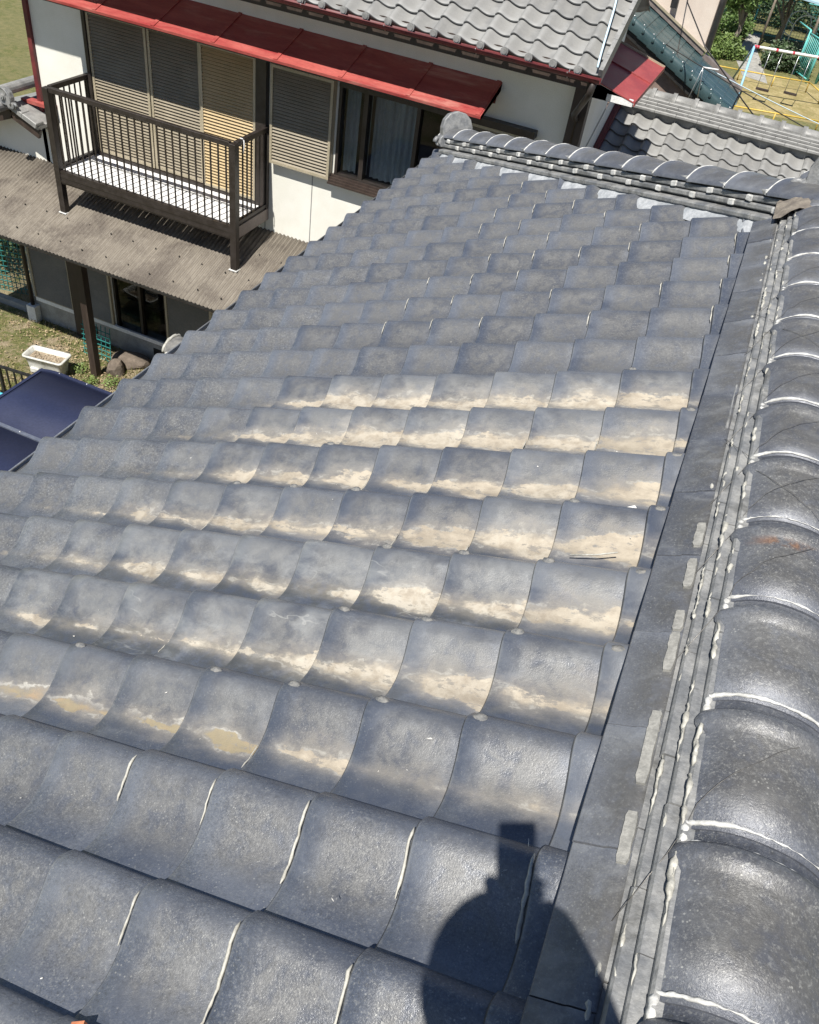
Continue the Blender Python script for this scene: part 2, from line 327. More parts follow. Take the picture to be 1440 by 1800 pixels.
def foliage_mat(name, a, b_, c_):
    m, nt, b = newmat(name); g = NT(nt)
    pos = g.n('ShaderNodeNewGeometry').outputs['Position']
    n1 = g.noise(pos, 2.2, 3); n2 = g.noise(pos, 30, 2)
    col = g.mix(g.smooth(n1, 0.35, 0.65), a, b_); col = g.mix(g.smooth(n2, 0.45, 0.7), col, c_)
    g.put(b.inputs['Base Color'], col); b.inputs['Roughness'].default_value = 0.6
    b.inputs['Subsurface Weight'].default_value = 0.0
    return m
M['leaf'] = foliage_mat('broad_leaf', (0.06, 0.115, 0.025), (0.115, 0.19, 0.045), (0.16, 0.23, 0.07))
M['leaf_light'] = foliage_mat('light_leaf', (0.09, 0.15, 0.035), (0.15, 0.22, 0.05), (0.2, 0.25, 0.09))
M['leaf_dark'] = foliage_mat('dark_leaf', (0.035, 0.065, 0.026), (0.06, 0.10, 0.038), (0.09, 0.13, 0.06))
M['grass'] = foliage_mat('grass_blades', (0.13, 0.15, 0.035), (0.21, 0.20, 0.06), (0.28, 0.24, 0.11))

def ground_mat():
    m, nt, b = newmat('lawn_and_soil'); g = NT(nt)
    pos = g.n('ShaderNodeNewGeometry').outputs['Position']
    n1 = g.noise(pos, 0.8, 6, 0.65, 0.4); n2 = g.noise(pos, 6, 6, 0.7); n3 = g.noise(pos, 40, 4, 0.7)
    grass = g.mix(g.smooth(n2, 0.35, 0.65), (0.12, 0.135, 0.035), (0.23, 0.20, 0.075))
    grass = g.mix(g.smooth(n3, 0.4, 0.7), grass, (0.085, 0.10, 0.03))
    soil = g.mix(g.smooth(n3, 0.35, 0.66), (0.24, 0.18, 0.115), (0.42, 0.35, 0.24))
    sep = g.n('ShaderNodeSeparateXYZ'); g.put(sep.inputs[0], pos)
    yard = g.math('MULTIPLY', g.smooth(sep.outputs[0], -13.5, -10.5, 0, 1), g.smooth(sep.outputs[1], 11, 14, 1, 0))
    k = g.math('MULTIPLY', g.smooth(g.math('ADD', n1, g.math('MULTIPLY', g.math('SUBTRACT', n2, 0.5), 0.5)), 0.40, 0.56), g.math('MULTIPLY_ADD', yard, 0.75, 0.12))
    g.put(b.inputs['Base Color'], g.mix(k, grass, soil)); b.inputs['Roughness'].default_value = 0.95
    g.put(b.inputs['Normal'], g.bump(g.math('ADD', n2, n3), 0.04)); return m
M['ground'] = ground_mat()
def sandlot_mat():
    m, nt, b = newmat('dry_grass_lot'); g = NT(nt)
    pos = g.n('ShaderNodeNewGeometry').outputs['Position']
    n2 = g.noise(pos, 1.6, 5, 0.65); n3 = g.noise(pos, 9, 4, 0.7)
    col = g.mix(g.smooth(n2, 0.38, 0.62), (0.24, 0.19, 0.075), (0.36, 0.29, 0.14)); col = g.mix(g.smooth(n3, 0.45, 0.68), col, (0.2, 0.18, 0.06))
    g.put(b.inputs['Base Color'], col); b.inputs['Roughness'].default_value = 0.95
    g.put(b.inputs['Normal'], g.bump(n3, 0.03)); return m
M['lot'] = sandlot_mat()
def corrugated_mat():
    m, nt, b = newmat('weathered_corrugated_sheet'); g = NT(nt)
    pos = g.n('ShaderNodeNewGeometry').outputs['Position']
    st = g.vmul(pos, (70.0, 4.0, 1.0)); n1 = g.noise(st, 1.0, 5, 0.75); n2 = g.noise(pos, 1.7, 7, 0.7, 0.3); n3 = g.noise(pos, 90, 4, 0.75)
    sp = g.n('ShaderNodeSeparateXYZ'); g.put(sp.inputs[0], pos)
    ph = g.math('FRACT', g.math('DIVIDE', g.math('ADD', sp.outputs[0], 20.0), 0.063))
    vly = g.smooth(g.math('ABSOLUTE', g.math('SUBTRACT', ph, 0.5)), 0.05, 0.3, 1, 0)
    col = g.mix(g.smooth(n1, 0.36, 0.64), (0.16, 0.138, 0.11), (0.235, 0.208, 0.17))
    col = g.mix(g.math('MULTIPLY', vly, 0.7), col, (0.07, 0.058, 0.048))
    col = g.mix(g.smooth(n2, 0.42, 0.64, 0, 0.85), col, (0.085, 0.07, 0.058))
    col = g.mix(g.smooth(n3, 0.52, 0.68, 0, 0.6), col, (0.33, 0.30, 0.25))
    g.put(b.inputs['Base Color'], col); b.inputs['Roughness'].default_value = 0.9
    g.put(b.inputs['Normal'], g.bump(n3, 0.004)); return m
M['corrugated'] = corrugated_mat()

# ------------------------------------------------------------------ the setting: ground
G = -6.95
gm = MB(); gm.add([(-400,-400,G),(400,-400,G),(400,700,G),(-400,700,G)], [(0,1,2,3)])
ground = gm.build('ground', M['ground']); ground['kind'] = 'structure'
lot = MB().add([(-1.6,34.6,G+.004),(2.8,36.0,G+.004),(8,37.5,G+.004),(7.5,44,G+.004),(1.6,42.2,G+.004),(-1.45,41.2,G+.004)], [(0,1,2,3,4,5)]).build('play_lot', M['lot']); lot['kind'] = 'structure'
pth = MB().add([(-1.25,40.6,G+.008),(-.15,40.2,G+.008),(-.75,44.0,G+.008),(-1.2,46.5,G+.008),(-1.35,50.5,G+.008),(-1.95,50.5,G+.008),(-1.95,46,G+.008),(-1.8,43.2,G+.008)], [(0,1,2,3,4,5,6,7)]).build('footpath', M['concrete']); pth['kind'] = 'structure'

# ------------------------------------------------------------------ the clay roof tile (shared by every S-tile roof)
TW, TL = 0.265, 0.235
PROF = [(0,-.042),(.015,-.047),(.04,-.0535),(.065,-.0570),(.09,-.0565),(.113,-.0520),(.135,-.0445),(.155,-.0355),(.174,-.0250),(.19,-.0155),(.204,-.0080),(.217,-.0032),(.23,-.0015),(.242,-.0035),(.254,-.0105),(.264,-.0185),(.272,-.0265)]
def prof_h(t):
    for (a, ha), (b_, hb) in zip(PROF, PROF[1:]):
        if a <= t <= b_: return ha+(hb-ha)*(t-a)/(b_-a)
    return PROF[-1][1]
def tile_mesh(name, mat, eave=0.0, head=0.29, tilt=0.017):
    mb = MB(); n = len(PROF); th = 0.015
    rows = [(-0.0, -th), (-0.0, -.0045), (.0045, 0.0), (.06, 0), (.145, 0), (head, 0)]
    if eave: rows = [(.012, -eave), (0.0, -eave), (0.0, -.0045)] + rows[2:]
    vs = []; uv = []
    for s_, dz in rows:
        for t, h in PROF:
            z = h - tilt*s_/TL + (0 if dz == 0 else dz)
            if eave and dz <= -eave: z = -eave-.012 + 0.25*h
            vs.append((s_, t, z)); uv.append((min(1, s_/TL), t/TW))
    fs = [(j*n+i, (j+1)*n+i, (j+1)*n+i+1, j*n+i+1) for j in range(len(rows)-1) for i in range(n-1)]
    sm = [True]*len(fs)
    # far edge of the roll: a lip with its own thickness
    base = len(vs); last = n-1
    for s_, dz in rows[1:]:
        if eave and dz <= -.01: continue
        z = PROF[-1][1]-tilt*s_/TL; vs.append((s_, PROF[-1][0]+.0005, z-.004)); uv.append((s_/TL, 1.02)); vs.append((s_, PROF[-1][0]-.003, z-.013)); uv.append((s_/TL, 1.02))
    m2 = (len(vs)-base)//2; r0 = len(rows)-m2
    for j in range(m2-1):
        fs.append(((r0+j)*n+last, (r0+j+1)*n+last, base+2*(j+1), base+2*j)); fs.append((base+2*j, base+2*(j+1), base+2*(j+1)+1, base+2*j+1)); sm += [True, True]
    me = bpy.data.meshes.new(name); me.from_pydata(vs, [], [f[::-1] for f in fs]); me.polygons.foreach_set('use_smooth', sm)
    me.materials.append(mat); lay = me.uv_layers.new(name='UVMap')
    for l in me.loops: lay.data[l.index].uv = uv[l.vertex_index]
    me.update(); return me
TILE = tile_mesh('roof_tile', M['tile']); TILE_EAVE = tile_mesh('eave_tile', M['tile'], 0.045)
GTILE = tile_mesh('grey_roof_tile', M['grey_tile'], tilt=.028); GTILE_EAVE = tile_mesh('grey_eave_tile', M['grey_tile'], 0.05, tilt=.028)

TH = math.atan(0.4); CT, ST = math.cos(TH), math.sin(TH)
UAX = Vector((CT, 0, ST)); NAX = Vector((-ST, 0, CT))
def roofp(u, v, n=0.0): return UAX*u + NAX*n + Vector((0, v, 0))
def frame(o, x, y, z):
    m = Matrix.Identity(4)
    for k, a in enumerate((x, y, z)):
        for r_ in range(3): m[r_][k] = a[r_]
    m.translation = o; return m

# ================================================================== OUR HOUSE
house = thing('tiled_house', (-0.3, 0.5, G), 'two-storey house with the large silt-stained dark tiled roof filling the foreground', 'house')
wall = MB().box((-1.95, -6.0, G), (2.55, 5.0, -1.12)); wall.build('wall', M['stucco'], house)
und = MB(); und.add([roofp(-2.50,-6,-.10), roofp(.30,-6,-.10), roofp(.30,3.0,-.10), roofp(-2.50,5.70,-.10)], [(0,1,2,3)])
und.add([Vector((.335,3.0,.02)), Vector((2.95,5.6,-1.0)), Vector((-2.3,5.62,-1.0))], [(0,1,2)])
und.add([(.335,-6,.02),(3.0,-6,-1.03),(3.0,5.7,-1.03),(.335,3.0,.02)], [(0,1,2,3)])
solid(und.build('roof_underlay', M['black'], house), 0.03)

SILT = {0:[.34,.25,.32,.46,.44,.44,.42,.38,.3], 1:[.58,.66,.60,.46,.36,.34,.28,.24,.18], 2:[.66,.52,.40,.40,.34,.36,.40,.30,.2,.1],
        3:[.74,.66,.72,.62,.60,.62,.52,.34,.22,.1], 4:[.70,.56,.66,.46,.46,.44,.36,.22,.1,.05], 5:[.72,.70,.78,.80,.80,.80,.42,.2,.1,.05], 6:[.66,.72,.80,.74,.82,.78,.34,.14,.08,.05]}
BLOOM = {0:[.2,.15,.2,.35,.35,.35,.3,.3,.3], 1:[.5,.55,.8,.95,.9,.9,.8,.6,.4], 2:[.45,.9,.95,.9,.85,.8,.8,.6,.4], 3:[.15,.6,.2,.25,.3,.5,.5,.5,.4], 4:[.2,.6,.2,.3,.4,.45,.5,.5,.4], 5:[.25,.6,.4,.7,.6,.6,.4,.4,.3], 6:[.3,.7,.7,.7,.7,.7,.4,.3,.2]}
def val(d, i, j, dflt):
    return d[i][j] if i in d and 0 <= j < len(d[i]) else dflt
def hip_clip(me):
    bm = bmesh.new(); bm.from_mesh(me)
    bmesh.ops.bisect_plane(bm, geom=bm.verts[:]+bm.edges[:]+bm.faces[:], plane_co=(.27, 3.0, 0), plane_no=(1, 1, 0), clear_outer=True)
    ok = len(bm.faces) > 0; bm.to_mesh(me); bm.free(); return ok
ntile = 0; extra = []
for i in range(-4, 23):
    for j in range(-1, 11):
        u = -(j+1)*TL; v = (i-1)*TW
        if j == 10: u = -2.585
        # far corners against the hip line x + y = 3.30
        xs = [u*CT, (u+.29)*CT]
        if xs[0] + v > 3.30: continue
        jit = (rnd.uniform(-1,1), rnd.uniform(-1,1), rnd.uniform(-1,1))
        Mx = frame(roofp(u + jit[0]*.0012, v, rnd.uniform(-.0008, .0008)), UAX, Vector((0,1,0)), NAX) @ Euler((jit[1]*.004, jit[2]*.004, jit[0]*.004)).to_matrix().to_4x4()
        me = TILE_EAVE if j == 10 else TILE
        if i < -3: continue
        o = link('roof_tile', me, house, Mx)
        if xs[1] + v + TW > 3.29:
            o.data = me.copy(); o.data.transform(Mx)
            if not hip_clip(o.data):
                bpy.data.objects.remove(o); continue
            o.data.transform(Mx.inverted())
        near = (.6 if i == -1 else .75) if i <= -1 else (0.9 if j >= 8 else (0.55 if j == 7 else (.3 if i == 0 else .15)))
        if i >= 7: near = 0.45 + .5*(j >= 8)
        jj = max(j, 0)
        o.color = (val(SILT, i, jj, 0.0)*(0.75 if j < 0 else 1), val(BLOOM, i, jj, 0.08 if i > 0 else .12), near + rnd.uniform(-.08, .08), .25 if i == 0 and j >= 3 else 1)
        ntile += 1

# sealant beads along the tails of the tiles
def bead(i, j, t0, t1, rad, mat, name='sealant_bead', ds=-.004):
    u = -(j)*TL; pts = []; rs = []; k = max(5, int((t1-t0)/.012))
    for q in range(k+1):
        t = t0+(t1-t0)*q/k
        pts.append(roofp(u+ds+rnd.uniform(-.0015,.0015), (i-1)*TW+t, prof_h(t)-.005)); rs.append(rad*rnd.uniform(.45,1.25)*(0.35 if q in (0, k) else 1))
    MB().tube(pts, [r_*.8 for r_ in rs], 6).build(name, mat, house)
for i, js in ((-1, (1,2,3,4)), (-2, (1,2,3)), (-3, (1,2))):
    for j in js:
        t0 = rnd.uniform(.05,.12) if j < 3 else .14
        bead(i, j, t0, rnd.uniform(.225,.24), .0042, M['caulk'])
bead(-1, 0, .10, .24, .006, M['caulk'])
for i in range(8, 19):
    for j in range(0, 7):
        if -j*TL*CT + i*TW > 3.0 or rnd.random() < .2: continue
        bead(i, j, .165+rnd.uniform(-.01,.02), .24, .0030, M['caulk'])
for i in (0,1,2,3,4,5):
    for j in range(1, 8):
        if rnd.random() < .25: bead(i, j, rnd.uniform(.02,.05), rnd.uniform(.08,.13), .0020, M['caulk'])
# old repair dabs of sealant on the crests
def dab(u, v, n, r_, mat, name, parent, sx=1.6):
    mb = MB(); vs = [roofp(u, v, n+.005)]; k = 10
    for q in range(k):
        a = 2*math.pi*q/k; rr = r_*rnd.uniform(.7, 1.25); vs.append(roofp(u+math.cos(a)*rr*sx, v+math.sin(a)*rr, n+.0035))
    for q in range(k):
        a = 2*math.pi*q/k; rr = r_*rnd.uniform(1.1, 1.4); vs.append(roofp(u+math.cos(a)*rr*sx, v+math.sin(a)*rr, n-.003))
    fs = [(0, 1+q, 1+(q+1)%k) for q in range(k)] + [(1+q, 1+k+q, 1+k+(q+1)%k, 1+(q+1)%k) for q in range(k)]
    return mb.add(vs, fs, True).build(name, mat, parent)

M['dab'] = pm('silt_coloured_sealant', (0.11, 0.115, 0.12), (0.22, 0.215, 0.2), 90, 0.8, 0.002, 0, 150)
for i, j in ((0,1),(0,2),(0,3),(0,4),(0,6),(1,1),(1,2),(1,3),(2,1),(2,2),(2,3),(3,1),(4,5),(3,4),(3,5),(3,6),(1,0),(2,0),(3,0),(4,0),(5,0),(6,1)):
    dab(-j*TL+.03, i*TW-.02 - (.015 if j == 0 else 0), -.0055, .0085, M['dab'], 'sealant_dab', house)
# crumbs of mortar lying about
cr = MB()
def chip(mb, p, s_):
    a = Vector((rnd.uniform(-1,1), rnd.uniform(-1,1), rnd.uniform(-.3,.3)))*s_; b_ = Vector((rnd.uniform(-1,1), rnd.uniform(-1,1), rnd.uniform(-.3,.3)))*s_*.6
    h = NAX*s_*.5; p = Vector(p)
    mb.add([p-a, p+b_, p+a, p-b_, p+h], [(0,1,4),(1,2,4),(2,3,4),(3,0,4),(3,2,1,0)])
for _ in range(55):
    i = rnd.randint(-2, 8); t = rnd.uniform(.03, .2); u = rnd.uniform(-1.9, 0)
    chip(cr, roofp(u, (i-1)*TW+t, prof_h(t)-.006), rnd.uniform(.0015, .005))
for u, v, n, s_ in ((-.02,-.275,-.004,.012), (-.30,-.08,-.03,.010), (-.48,-.11,-.03,.007), (-.05,-.33,-.02,.008), (-.62,-.30,-.02,.009), (-.33,-.47,-.015,.006)):
    chip(cr, roofp(u, v, n), s_)
o = cr.build('mortar_crumbs', M['chip'], house); o['kind'] = 'stuff'
MB().tube([roofp(-.05,.60,-.035), roofp(-.10,.585,-.036), roofp(-.17,.578,-.038)], .0022, 5).build('dry_twig', M['caulk'], house)
MB().box((-.02,-.008,-.003), (.02,.008,.004), frame(roofp(-.06,.79,-.036), UAX, Vector((0,1,0)), NAX)@Matrix.Rotation(.5,4,'Z')).build('mortar_stick', M['chip'], house)
MB().box((-.012,-.008,-.006), (.012,.008,.006), frame(roofp(-.66,-.80,-.020), UAX, Vector((0,1,0)), NAX)@Matrix.Rotation(.4,4,'Z')).build('clay_shard', M['terracotta'], house)

# ---- ridges.  local frame: y along the ridge, x across, z up; every slab, cap and bead is a piece of its own
def capz(a): return max(0.0, 1-abs(math.cos(a))**2.4)
def ridge_cap_mesh(name, L, hw, hh, rib=True):
    mb = MB(); N = 18
    ys = [(0, -.007), (-.036, -.007), (-.0375, .004), (-.046, .012), (-.057, .0165), (-.068, .0145), (-.080, .006), (-.090, .0005), (-.18, 0), (-L-.012, -.002)] if rib else [(0, .018), (-.02, .018), (-L*.5, .008), (-L+.03, -.004), (-L-.03, -.008)]
    vs = []; uv = []
    for y, dr in ys:
        for q in range(N+1):
            a = math.pi*q/N; x = -math.cos(a); z = capz(a)
            vs.append(((hw+dr)*x, y, (hh+dr)*z if z > 0.001 else -.012)); uv.append((min(1, -y/L), .15+.7*q/N))
    fs = [(j*(N+1)+i, j*(N+1)+i+1, (j+1)*(N+1)+i+1, (j+1)*(N+1)+i) for j in range(len(ys)-1) for i in range(N)]
    sm = [True]*len(fs)
    # near end: thickness
    b0 = len(vs); j = len(ys)-1; y, dr = ys[-1]
    for q in range(N+1):
        a = math.pi*q/N; vs.append(((hw+dr-.014)*-math.cos(a), y, max(0, (hh+dr-.014)*capz(a)))); uv.append((1, .15+.7*q/N))
    for i in range(N): fs.append((j*(N+1)+i, j*(N+1)+i+1, b0+i+1, b0+i)); sm.append(False)
    me = bpy.data.meshes.new(name); me.from_pydata(vs, [], fs); me.polygons.foreach_set('use_smooth', sm); me.materials.append(M['ridge'])
    lay = me.uv_layers.new(name='UVMap')
    for l in me.loops: lay.data[l.index].uv = uv[l.vertex_index]
    me.update(); return me
CAPL = 0.28
CAP = ridge_cap_mesh('ridge_cap', CAPL, .118, .050)
HCAP = ridge_cap_mesh('hip_cap', .275, .110, .042, rib=False)
ZB = .070
def slab_mesh(name, L, hw, th, mat):
    """a flat ridge tile: slightly dished, chamfered edge, drooping lip"""
    mb = MB(); L2 = L-.003
    prof = [(-hw+.004, -.001-th), (-hw, -th+.004), (-hw, -.006), (-hw+.004, 0), (-hw+.03, .004), (0, .012), (hw-.03, .004), (hw-.004, 0), (hw, -.006), (hw, -th+.004), (hw-.004, -.001-th)]
    mb.sweep(prof, [0, -L2*.5, -L2], lambda p, y: (p[0], y, p[1]), smooth=False, close=True)
    n = len(prof); mb.add([(p[0], 0, p[1]) for p in prof], [tuple(range(n))[::-1]]); mb.add([(p[0], -L2, p[1]) for p in prof], [tuple(range(n))])
    return mb.mesh(name, mat)
def fresh(o, s_=0.0, g_=0.1, b_=0.5): o.color = (s_, g_, b_, 1); return o
Z3 = Vector((0,0,1))
RX = 0.310
ridge = MB().box((RX-.105, -2.2, .0), (RX+.105, 3.05, .160)).build('main_ridge', M['mortar'], house)
hws = (.182, .161, .141, .119)
SL = [slab_mesh('ridge_slab', .265, hw, .019, M['slab']) for hw in hws]
for n in range(4):
    y = -1.55 + (.13 if n % 2 else 0) + .02*n
    while y < 3.15:
        zz = ZB + .024 + .024*n
        link('ridge_slab', SL[n], ridge, Matrix.Translation((RX+rnd.uniform(-.002,.002), y, zz+rnd.uniform(-.001,.001))) @ Euler((0, rnd.uniform(-.01,.01), rnd.uniform(-.006,.006))).to_matrix().to_4x4())
        # joint sealant smeared along the slab edge
        if n > 0 or rnd.random() < .4:
            for rep_ in range(rnd.choice((1, 1, 2, 2, 3))):
                ll = rnd.uniform(.03, .14); yo = rnd.uniform(-.22, .0) if rep_ else 0; x0 = RX-hws[n]-.001; r0 = rnd.uniform(.002, .0065); pts = []; rs = []
                nq = max(6, int(ll/.007)); wk = .5
                for q in range(nq+1):
                    wk = min(1.3, max(.15, wk+rnd.uniform(-.4,.4)))
                    pts.append((x0+.003+rnd.uniform(-.0012,.0012), y+yo-.02-ll/2+ll*q/nq, zz-.004+.004*math.sin(q*.7+yo*50)+rnd.uniform(-.0015,.0015))); rs.append(r0*wk*(.3 if q in (0,nq) else 1))
                MB().tube(pts, rs, 6).build('joint_sealant', M['caulk'], ridge)
        y += .265
# smooth grey sealant pads on the base tiles beside the stack
for v, L in ((-.14,.14), (-.30,.10), (.14,.11), (.55,.09), (.40,.10), (-.02,.05), (.26,.06)):
    mb = MB(); nq = 9; vs = []; fs = []
    for q in range(nq+1):
        w0 = .0115*rnd.uniform(.93, 1.06)*(.75 if q in (0, nq) else 1); yy = v+L*q/nq; uc = .153+rnd.uniform(-.001,.001)
        for du, nn in ((-w0, .038), (-w0*.85, .0465), (w0*.9, .0475), (w0, .038)): vs.append(roofp(uc+du, yy, nn))
    for q in range(nq):
        for e_ in range(3): fs.append((q*4+e_, q*4+e_+1, (q+1)*4+e_+1, (q+1)*4+e_))
    fs += [(0,1,2,3), tuple(nq*4+e_ for e_ in (3,2,1,0))]
    mb.add(vs, fs).build('sealant_pad', M['pad'], ridge)
# wide base tiles lying on the roof beside the stack
bt = MB(); BW = .125
bprof = [(-BW, -.014), (-BW, -.003), (-BW+.003, 0), (-BW*.55, .004), (-BW*.5, .0075), (-BW*.3, .009), (-.022, .010), (-.022, -.004)]
bt.sweep(bprof, [0, -.131, -.262], lambda p, y: (p[0], y, p[1]), smooth=True, close=True)
bt.add([(p[0], 0, p[1]) for p in bprof], [tuple(range(len(bprof)))[::-1]]); bt.add([(p[0], -.262, p[1]) for p in bprof], [tuple(range(len(bprof)))])
BT = bt.mesh('ridge_base_tile', M['ridge'])
lay = BT.uv_layers.new(name='UVMap')
for l in BT.loops: p_ = BT.vertices[l.vertex_index].co; lay.data[l.index].uv = (.1+.8*-p_.y/.262, .2+.5*(p_.x+.125)/.155)
for k in range(-5, 12):
    y = -.01 + .265*k
    if y > 3.05: break
    o = link('ridge_base_tile', BT, ridge, frame(roofp(.188, y, .031+rnd.uniform(-.001,.001)), UAX, Vector((0,1,0)), NAX) @ Euler((rnd.uniform(-.006,.006), rnd.uniform(-.01,.01), rnd.uniform(-.004,.004))).to_matrix().to_4x4())
    fresh(o, 0, .55, .45)
# cap tiles with sealed joints
for k in range(-4, 13):
    y = .06 + CAPL*k
    o = fresh(link('ridge_cap', CAP, ridge, Matrix.Translation((RX+.008, y, .163)) @ Euler((rnd.uniform(-.004,.004), 0, rnd.uniform(-.006,.006))).to_matrix().to_4x4()), 0, .25, (.75 if k < 4 else .4))
    for yy, dr, r0, frac in ((-.001, .0005, .0030, 1.0), (-.0375, -.0005, .0018, rnd.uniform(.5,.85))):
        pts = []; rs = []; kk = 44; wk = 1.0
        for q in range(kk+1):
            a = math.pi*(.01+.98*frac*q/kk)
            pts.append((RX+.008-(.118+dr)*math.cos(a), y+yy+rnd.uniform(-.0012,.0012), .163+(.050+dr)*capz(a))); wk = min(1.7, max(.12, wk+rnd.uniform(-.45,.45))); rs.append(r0*wk)
        MB().tube(pts, rs, 5).build('joint_sealant', M['white_caulk'], ridge)
    pts = [(RX-.111, y-.002-.04*q/4, .160+.003*(q % 2)) for q in range(5)]
    MB().tube(pts, [.004, .008, .006, .008, .005], 6).build('joint_sealant', M['white_caulk'], ridge)
# binding wires crossing over the caps and down the stack
def capx(a): return RX+.008-.121*math.cos(a), .163+.0535*capz(a)
for k in range(-4, 11):
    y = .06+CAPL*k
    for sgn in (1, -1):
        if rnd.random() < .55: continue
        pts = []
        for q in range(13):
            a = math.pi*(.02+.7*q/12); x, z = capx(a); pts.append((x, y-.02+sgn*(CAPL*.95)*(q/12)**.9, z+.001))
        st = [(RX-.178, y-.02-sgn*.16, ZB+.03), (RX-.128, y-.02-sgn*.04, .150)]
        MB().tube(st+[(p[0]+rnd.uniform(-.002,.002), p[1]+rnd.uniform(-.006,.006), p[2]) for p in pts], .0007, 4, smooth=True).build('binding_wire', M['wire'], ridge)

# hip ridge running down to the far eave corner
hd = Vector((-1, 1, -.4)).normalized(); hx = Vector((0,0,1)).cross(hd); hx = hd.cross(Vector((0,0,1))).normalized(); hz = hx.cross(hd)
# hx points to the far side; the camera sees the -hx flank
HO = Vector((.335, 3.0, .134))
def hipm(d, z=0.0, x=0.0): return frame(HO + hd*d + hz*z + hx*x, hx, hd, hz)
HL = 3.75
hip = MB()
hip.box((-.085, .0, -.16), (.085, HL, .07), hipm(0)); hip = hip.build('hip_ridge', M['mortar'], house)
hs = [slab_mesh('hip_slab', .275, hw, .024, M['slab']) for hw in (.158, .118, .112, .106)]
pl = MB()
n = 110
vs = []; fs = []
for q in range(n+1):
    d = HL*.985*q/n
    for x, nn in ((-.120, -.004), (-.150, -.012+rnd.uniform(-.003,.003)), (-.185+rnd.uniform(-.005,.005), -.026+rnd.uniform(-.004,.004)), (-.225+rnd.uniform(-.010,.006), -.056)):
        P = HO+hd*d+hx*x; vs.append(P+NAX*(nn-P.dot(NAX)))
for q in range(n):
    for e in range(3): fs.append((q*4+e, q*4+e+1, (q+1)*4+e+1, (q+1)*4+e))
pl.add(vs, fs, True); pl.build('plaster_fillet', M['plaster'], hip)
blk = MB().box((-.010, -.016, -.014), (.012, .016, .014), None, .004).mesh('sealant_clip', M['white_caulk'])
zs = (-.032, .010, .043, .075)
for nl in range(4):
    d = .02 + (.14 if nl % 2 else 0) + .03*nl
    while d < HL+.05:
        link('hip_slab', hs[nl], hip, hipm(min(d+.275, HL), zs[nl]) @ Euler((rnd.uniform(-.004,.004), rnd.uniform(-.008,.008), rnd.uniform(-.006,.006))).to_matrix().to_4x4())
        if nl > 0 and d > .15: link('sealant_clip', blk, hip, hipm(d+rnd.uniform(-.01,.01), zs[nl]-.012+rnd.uniform(-.002,.002), -(.118,.118,.112,.106)[nl]-.001) @ Euler((rnd.uniform(-.15,.15), 0, rnd.uniform(-.1,.1))).to_matrix().to_4x4())
        d += .275
d = -.02
while d < HL:
    fresh(link('ridge_cap', HCAP, hip, hipm(d+.275, .066) @ Euler((rnd.uniform(-.006,.006), 0, rnd.uniform(-.01,.01))).to_matrix().to_4x4()), 0, .3, .2)
    pts = [HO+hd*(d+.275)+hx*(-.130*math.cos(a))+hz*(.064+.060*capz(a)) for a in [math.pi*(.02+.9*q/14) for q in range(15)]]
    MB().tube(pts, [.0048*rnd.uniform(.6,1.3) for _ in pts], 5).build('joint_sealant', M['white_caulk'], hip)
    d += .275
# brown mortar where hip and ridge meet
mm = MB(); N = 9; vs = []; fs = []
for a in range(N):
    for b_ in range(N):
        x = -.20+.22*a/(N-1); y = -.16+.30*b_/(N-1)
        vs.append(Vector((.335+x-.02, 3.0+y-.03, .115+.05*math.sin(math.pi*a/(N-1))+.05*(a/(N-1))+rnd.uniform(-.012,.012))))
for a in range(N-1):
    for b_ in range(N-1): fs.append((a*N+b_, (a+1)*N+b_, (a+1)*N+b_+1, a*N+b_+1))
mm.add(vs, fs, True); mm.build('junction_mortar', pm('brown_mortar', (0.14,0.12,0.10), (0.24,0.21,0.17), 25, .9, .005), ridge)
# other slopes of the hipped roof (seen only from elsewhere)
def wavy_sheet(name, O, ux, ty, L, Wd, mat, parent, clip=None):
    mb = MB(); nc = int(Wd/TW); ncourse = int(L/TL); vs = []; fs = []; zax = ux.cross(ty)
    prof = [(i*TW+t, h) for i in range(nc) for t, h in PROF[::3]]
    rows = []
    for c in range(ncourse): rows += [(c*TL, 0), (c*TL+TL-.002, -.017)]
    mb.sweep(prof, rows, lambda p, r_: O+ux*r_[0]+ty*p[0]+zax*(p[1]+r_[1]))
    o = mb.build(name, mat, parent); o['kind'] = 'stuff'
    if clip:
        bm = bmesh.new(); bm.from_mesh(o.data)
        for co, no in clip: bmesh.ops.bisect_plane(bm, geom=bm.verts[:]+bm.edges[:]+bm.faces[:], plane_co=co, plane_no=no, clear_outer=True)
        bm.to_mesh(o.data); bm.free()
    lay = o.data.uv_layers.new(name='UVMap')
    for l in lay.data: l.uv = (.5, .5)
    o.color = (0, .1, .3, 1); return o
ub = Vector((-CT, 0, ST)); wavy_sheet('far_slope_tiles', Vector((.67+2.585*CT-.02, 5.75, -2.585*ST-.01)), ub, Vector((0,-1,0)), 2.6, 11.5, M['tile'], house, [((.38,3.05,0), (-1,1,0))])
uc = Vector((0, -CT, ST)); wavy_sheet('hip_slope_tiles', Vector((-2.2, 3.335+2.585*CT-.02, -2.585*ST-.01)), uc, Vector((1,0,0)), 2.6, 5.2, M['tile'], house, [((.30,3.05,0), (-1,-1,0)), ((.37,3.05,0), (1,-1,0))])

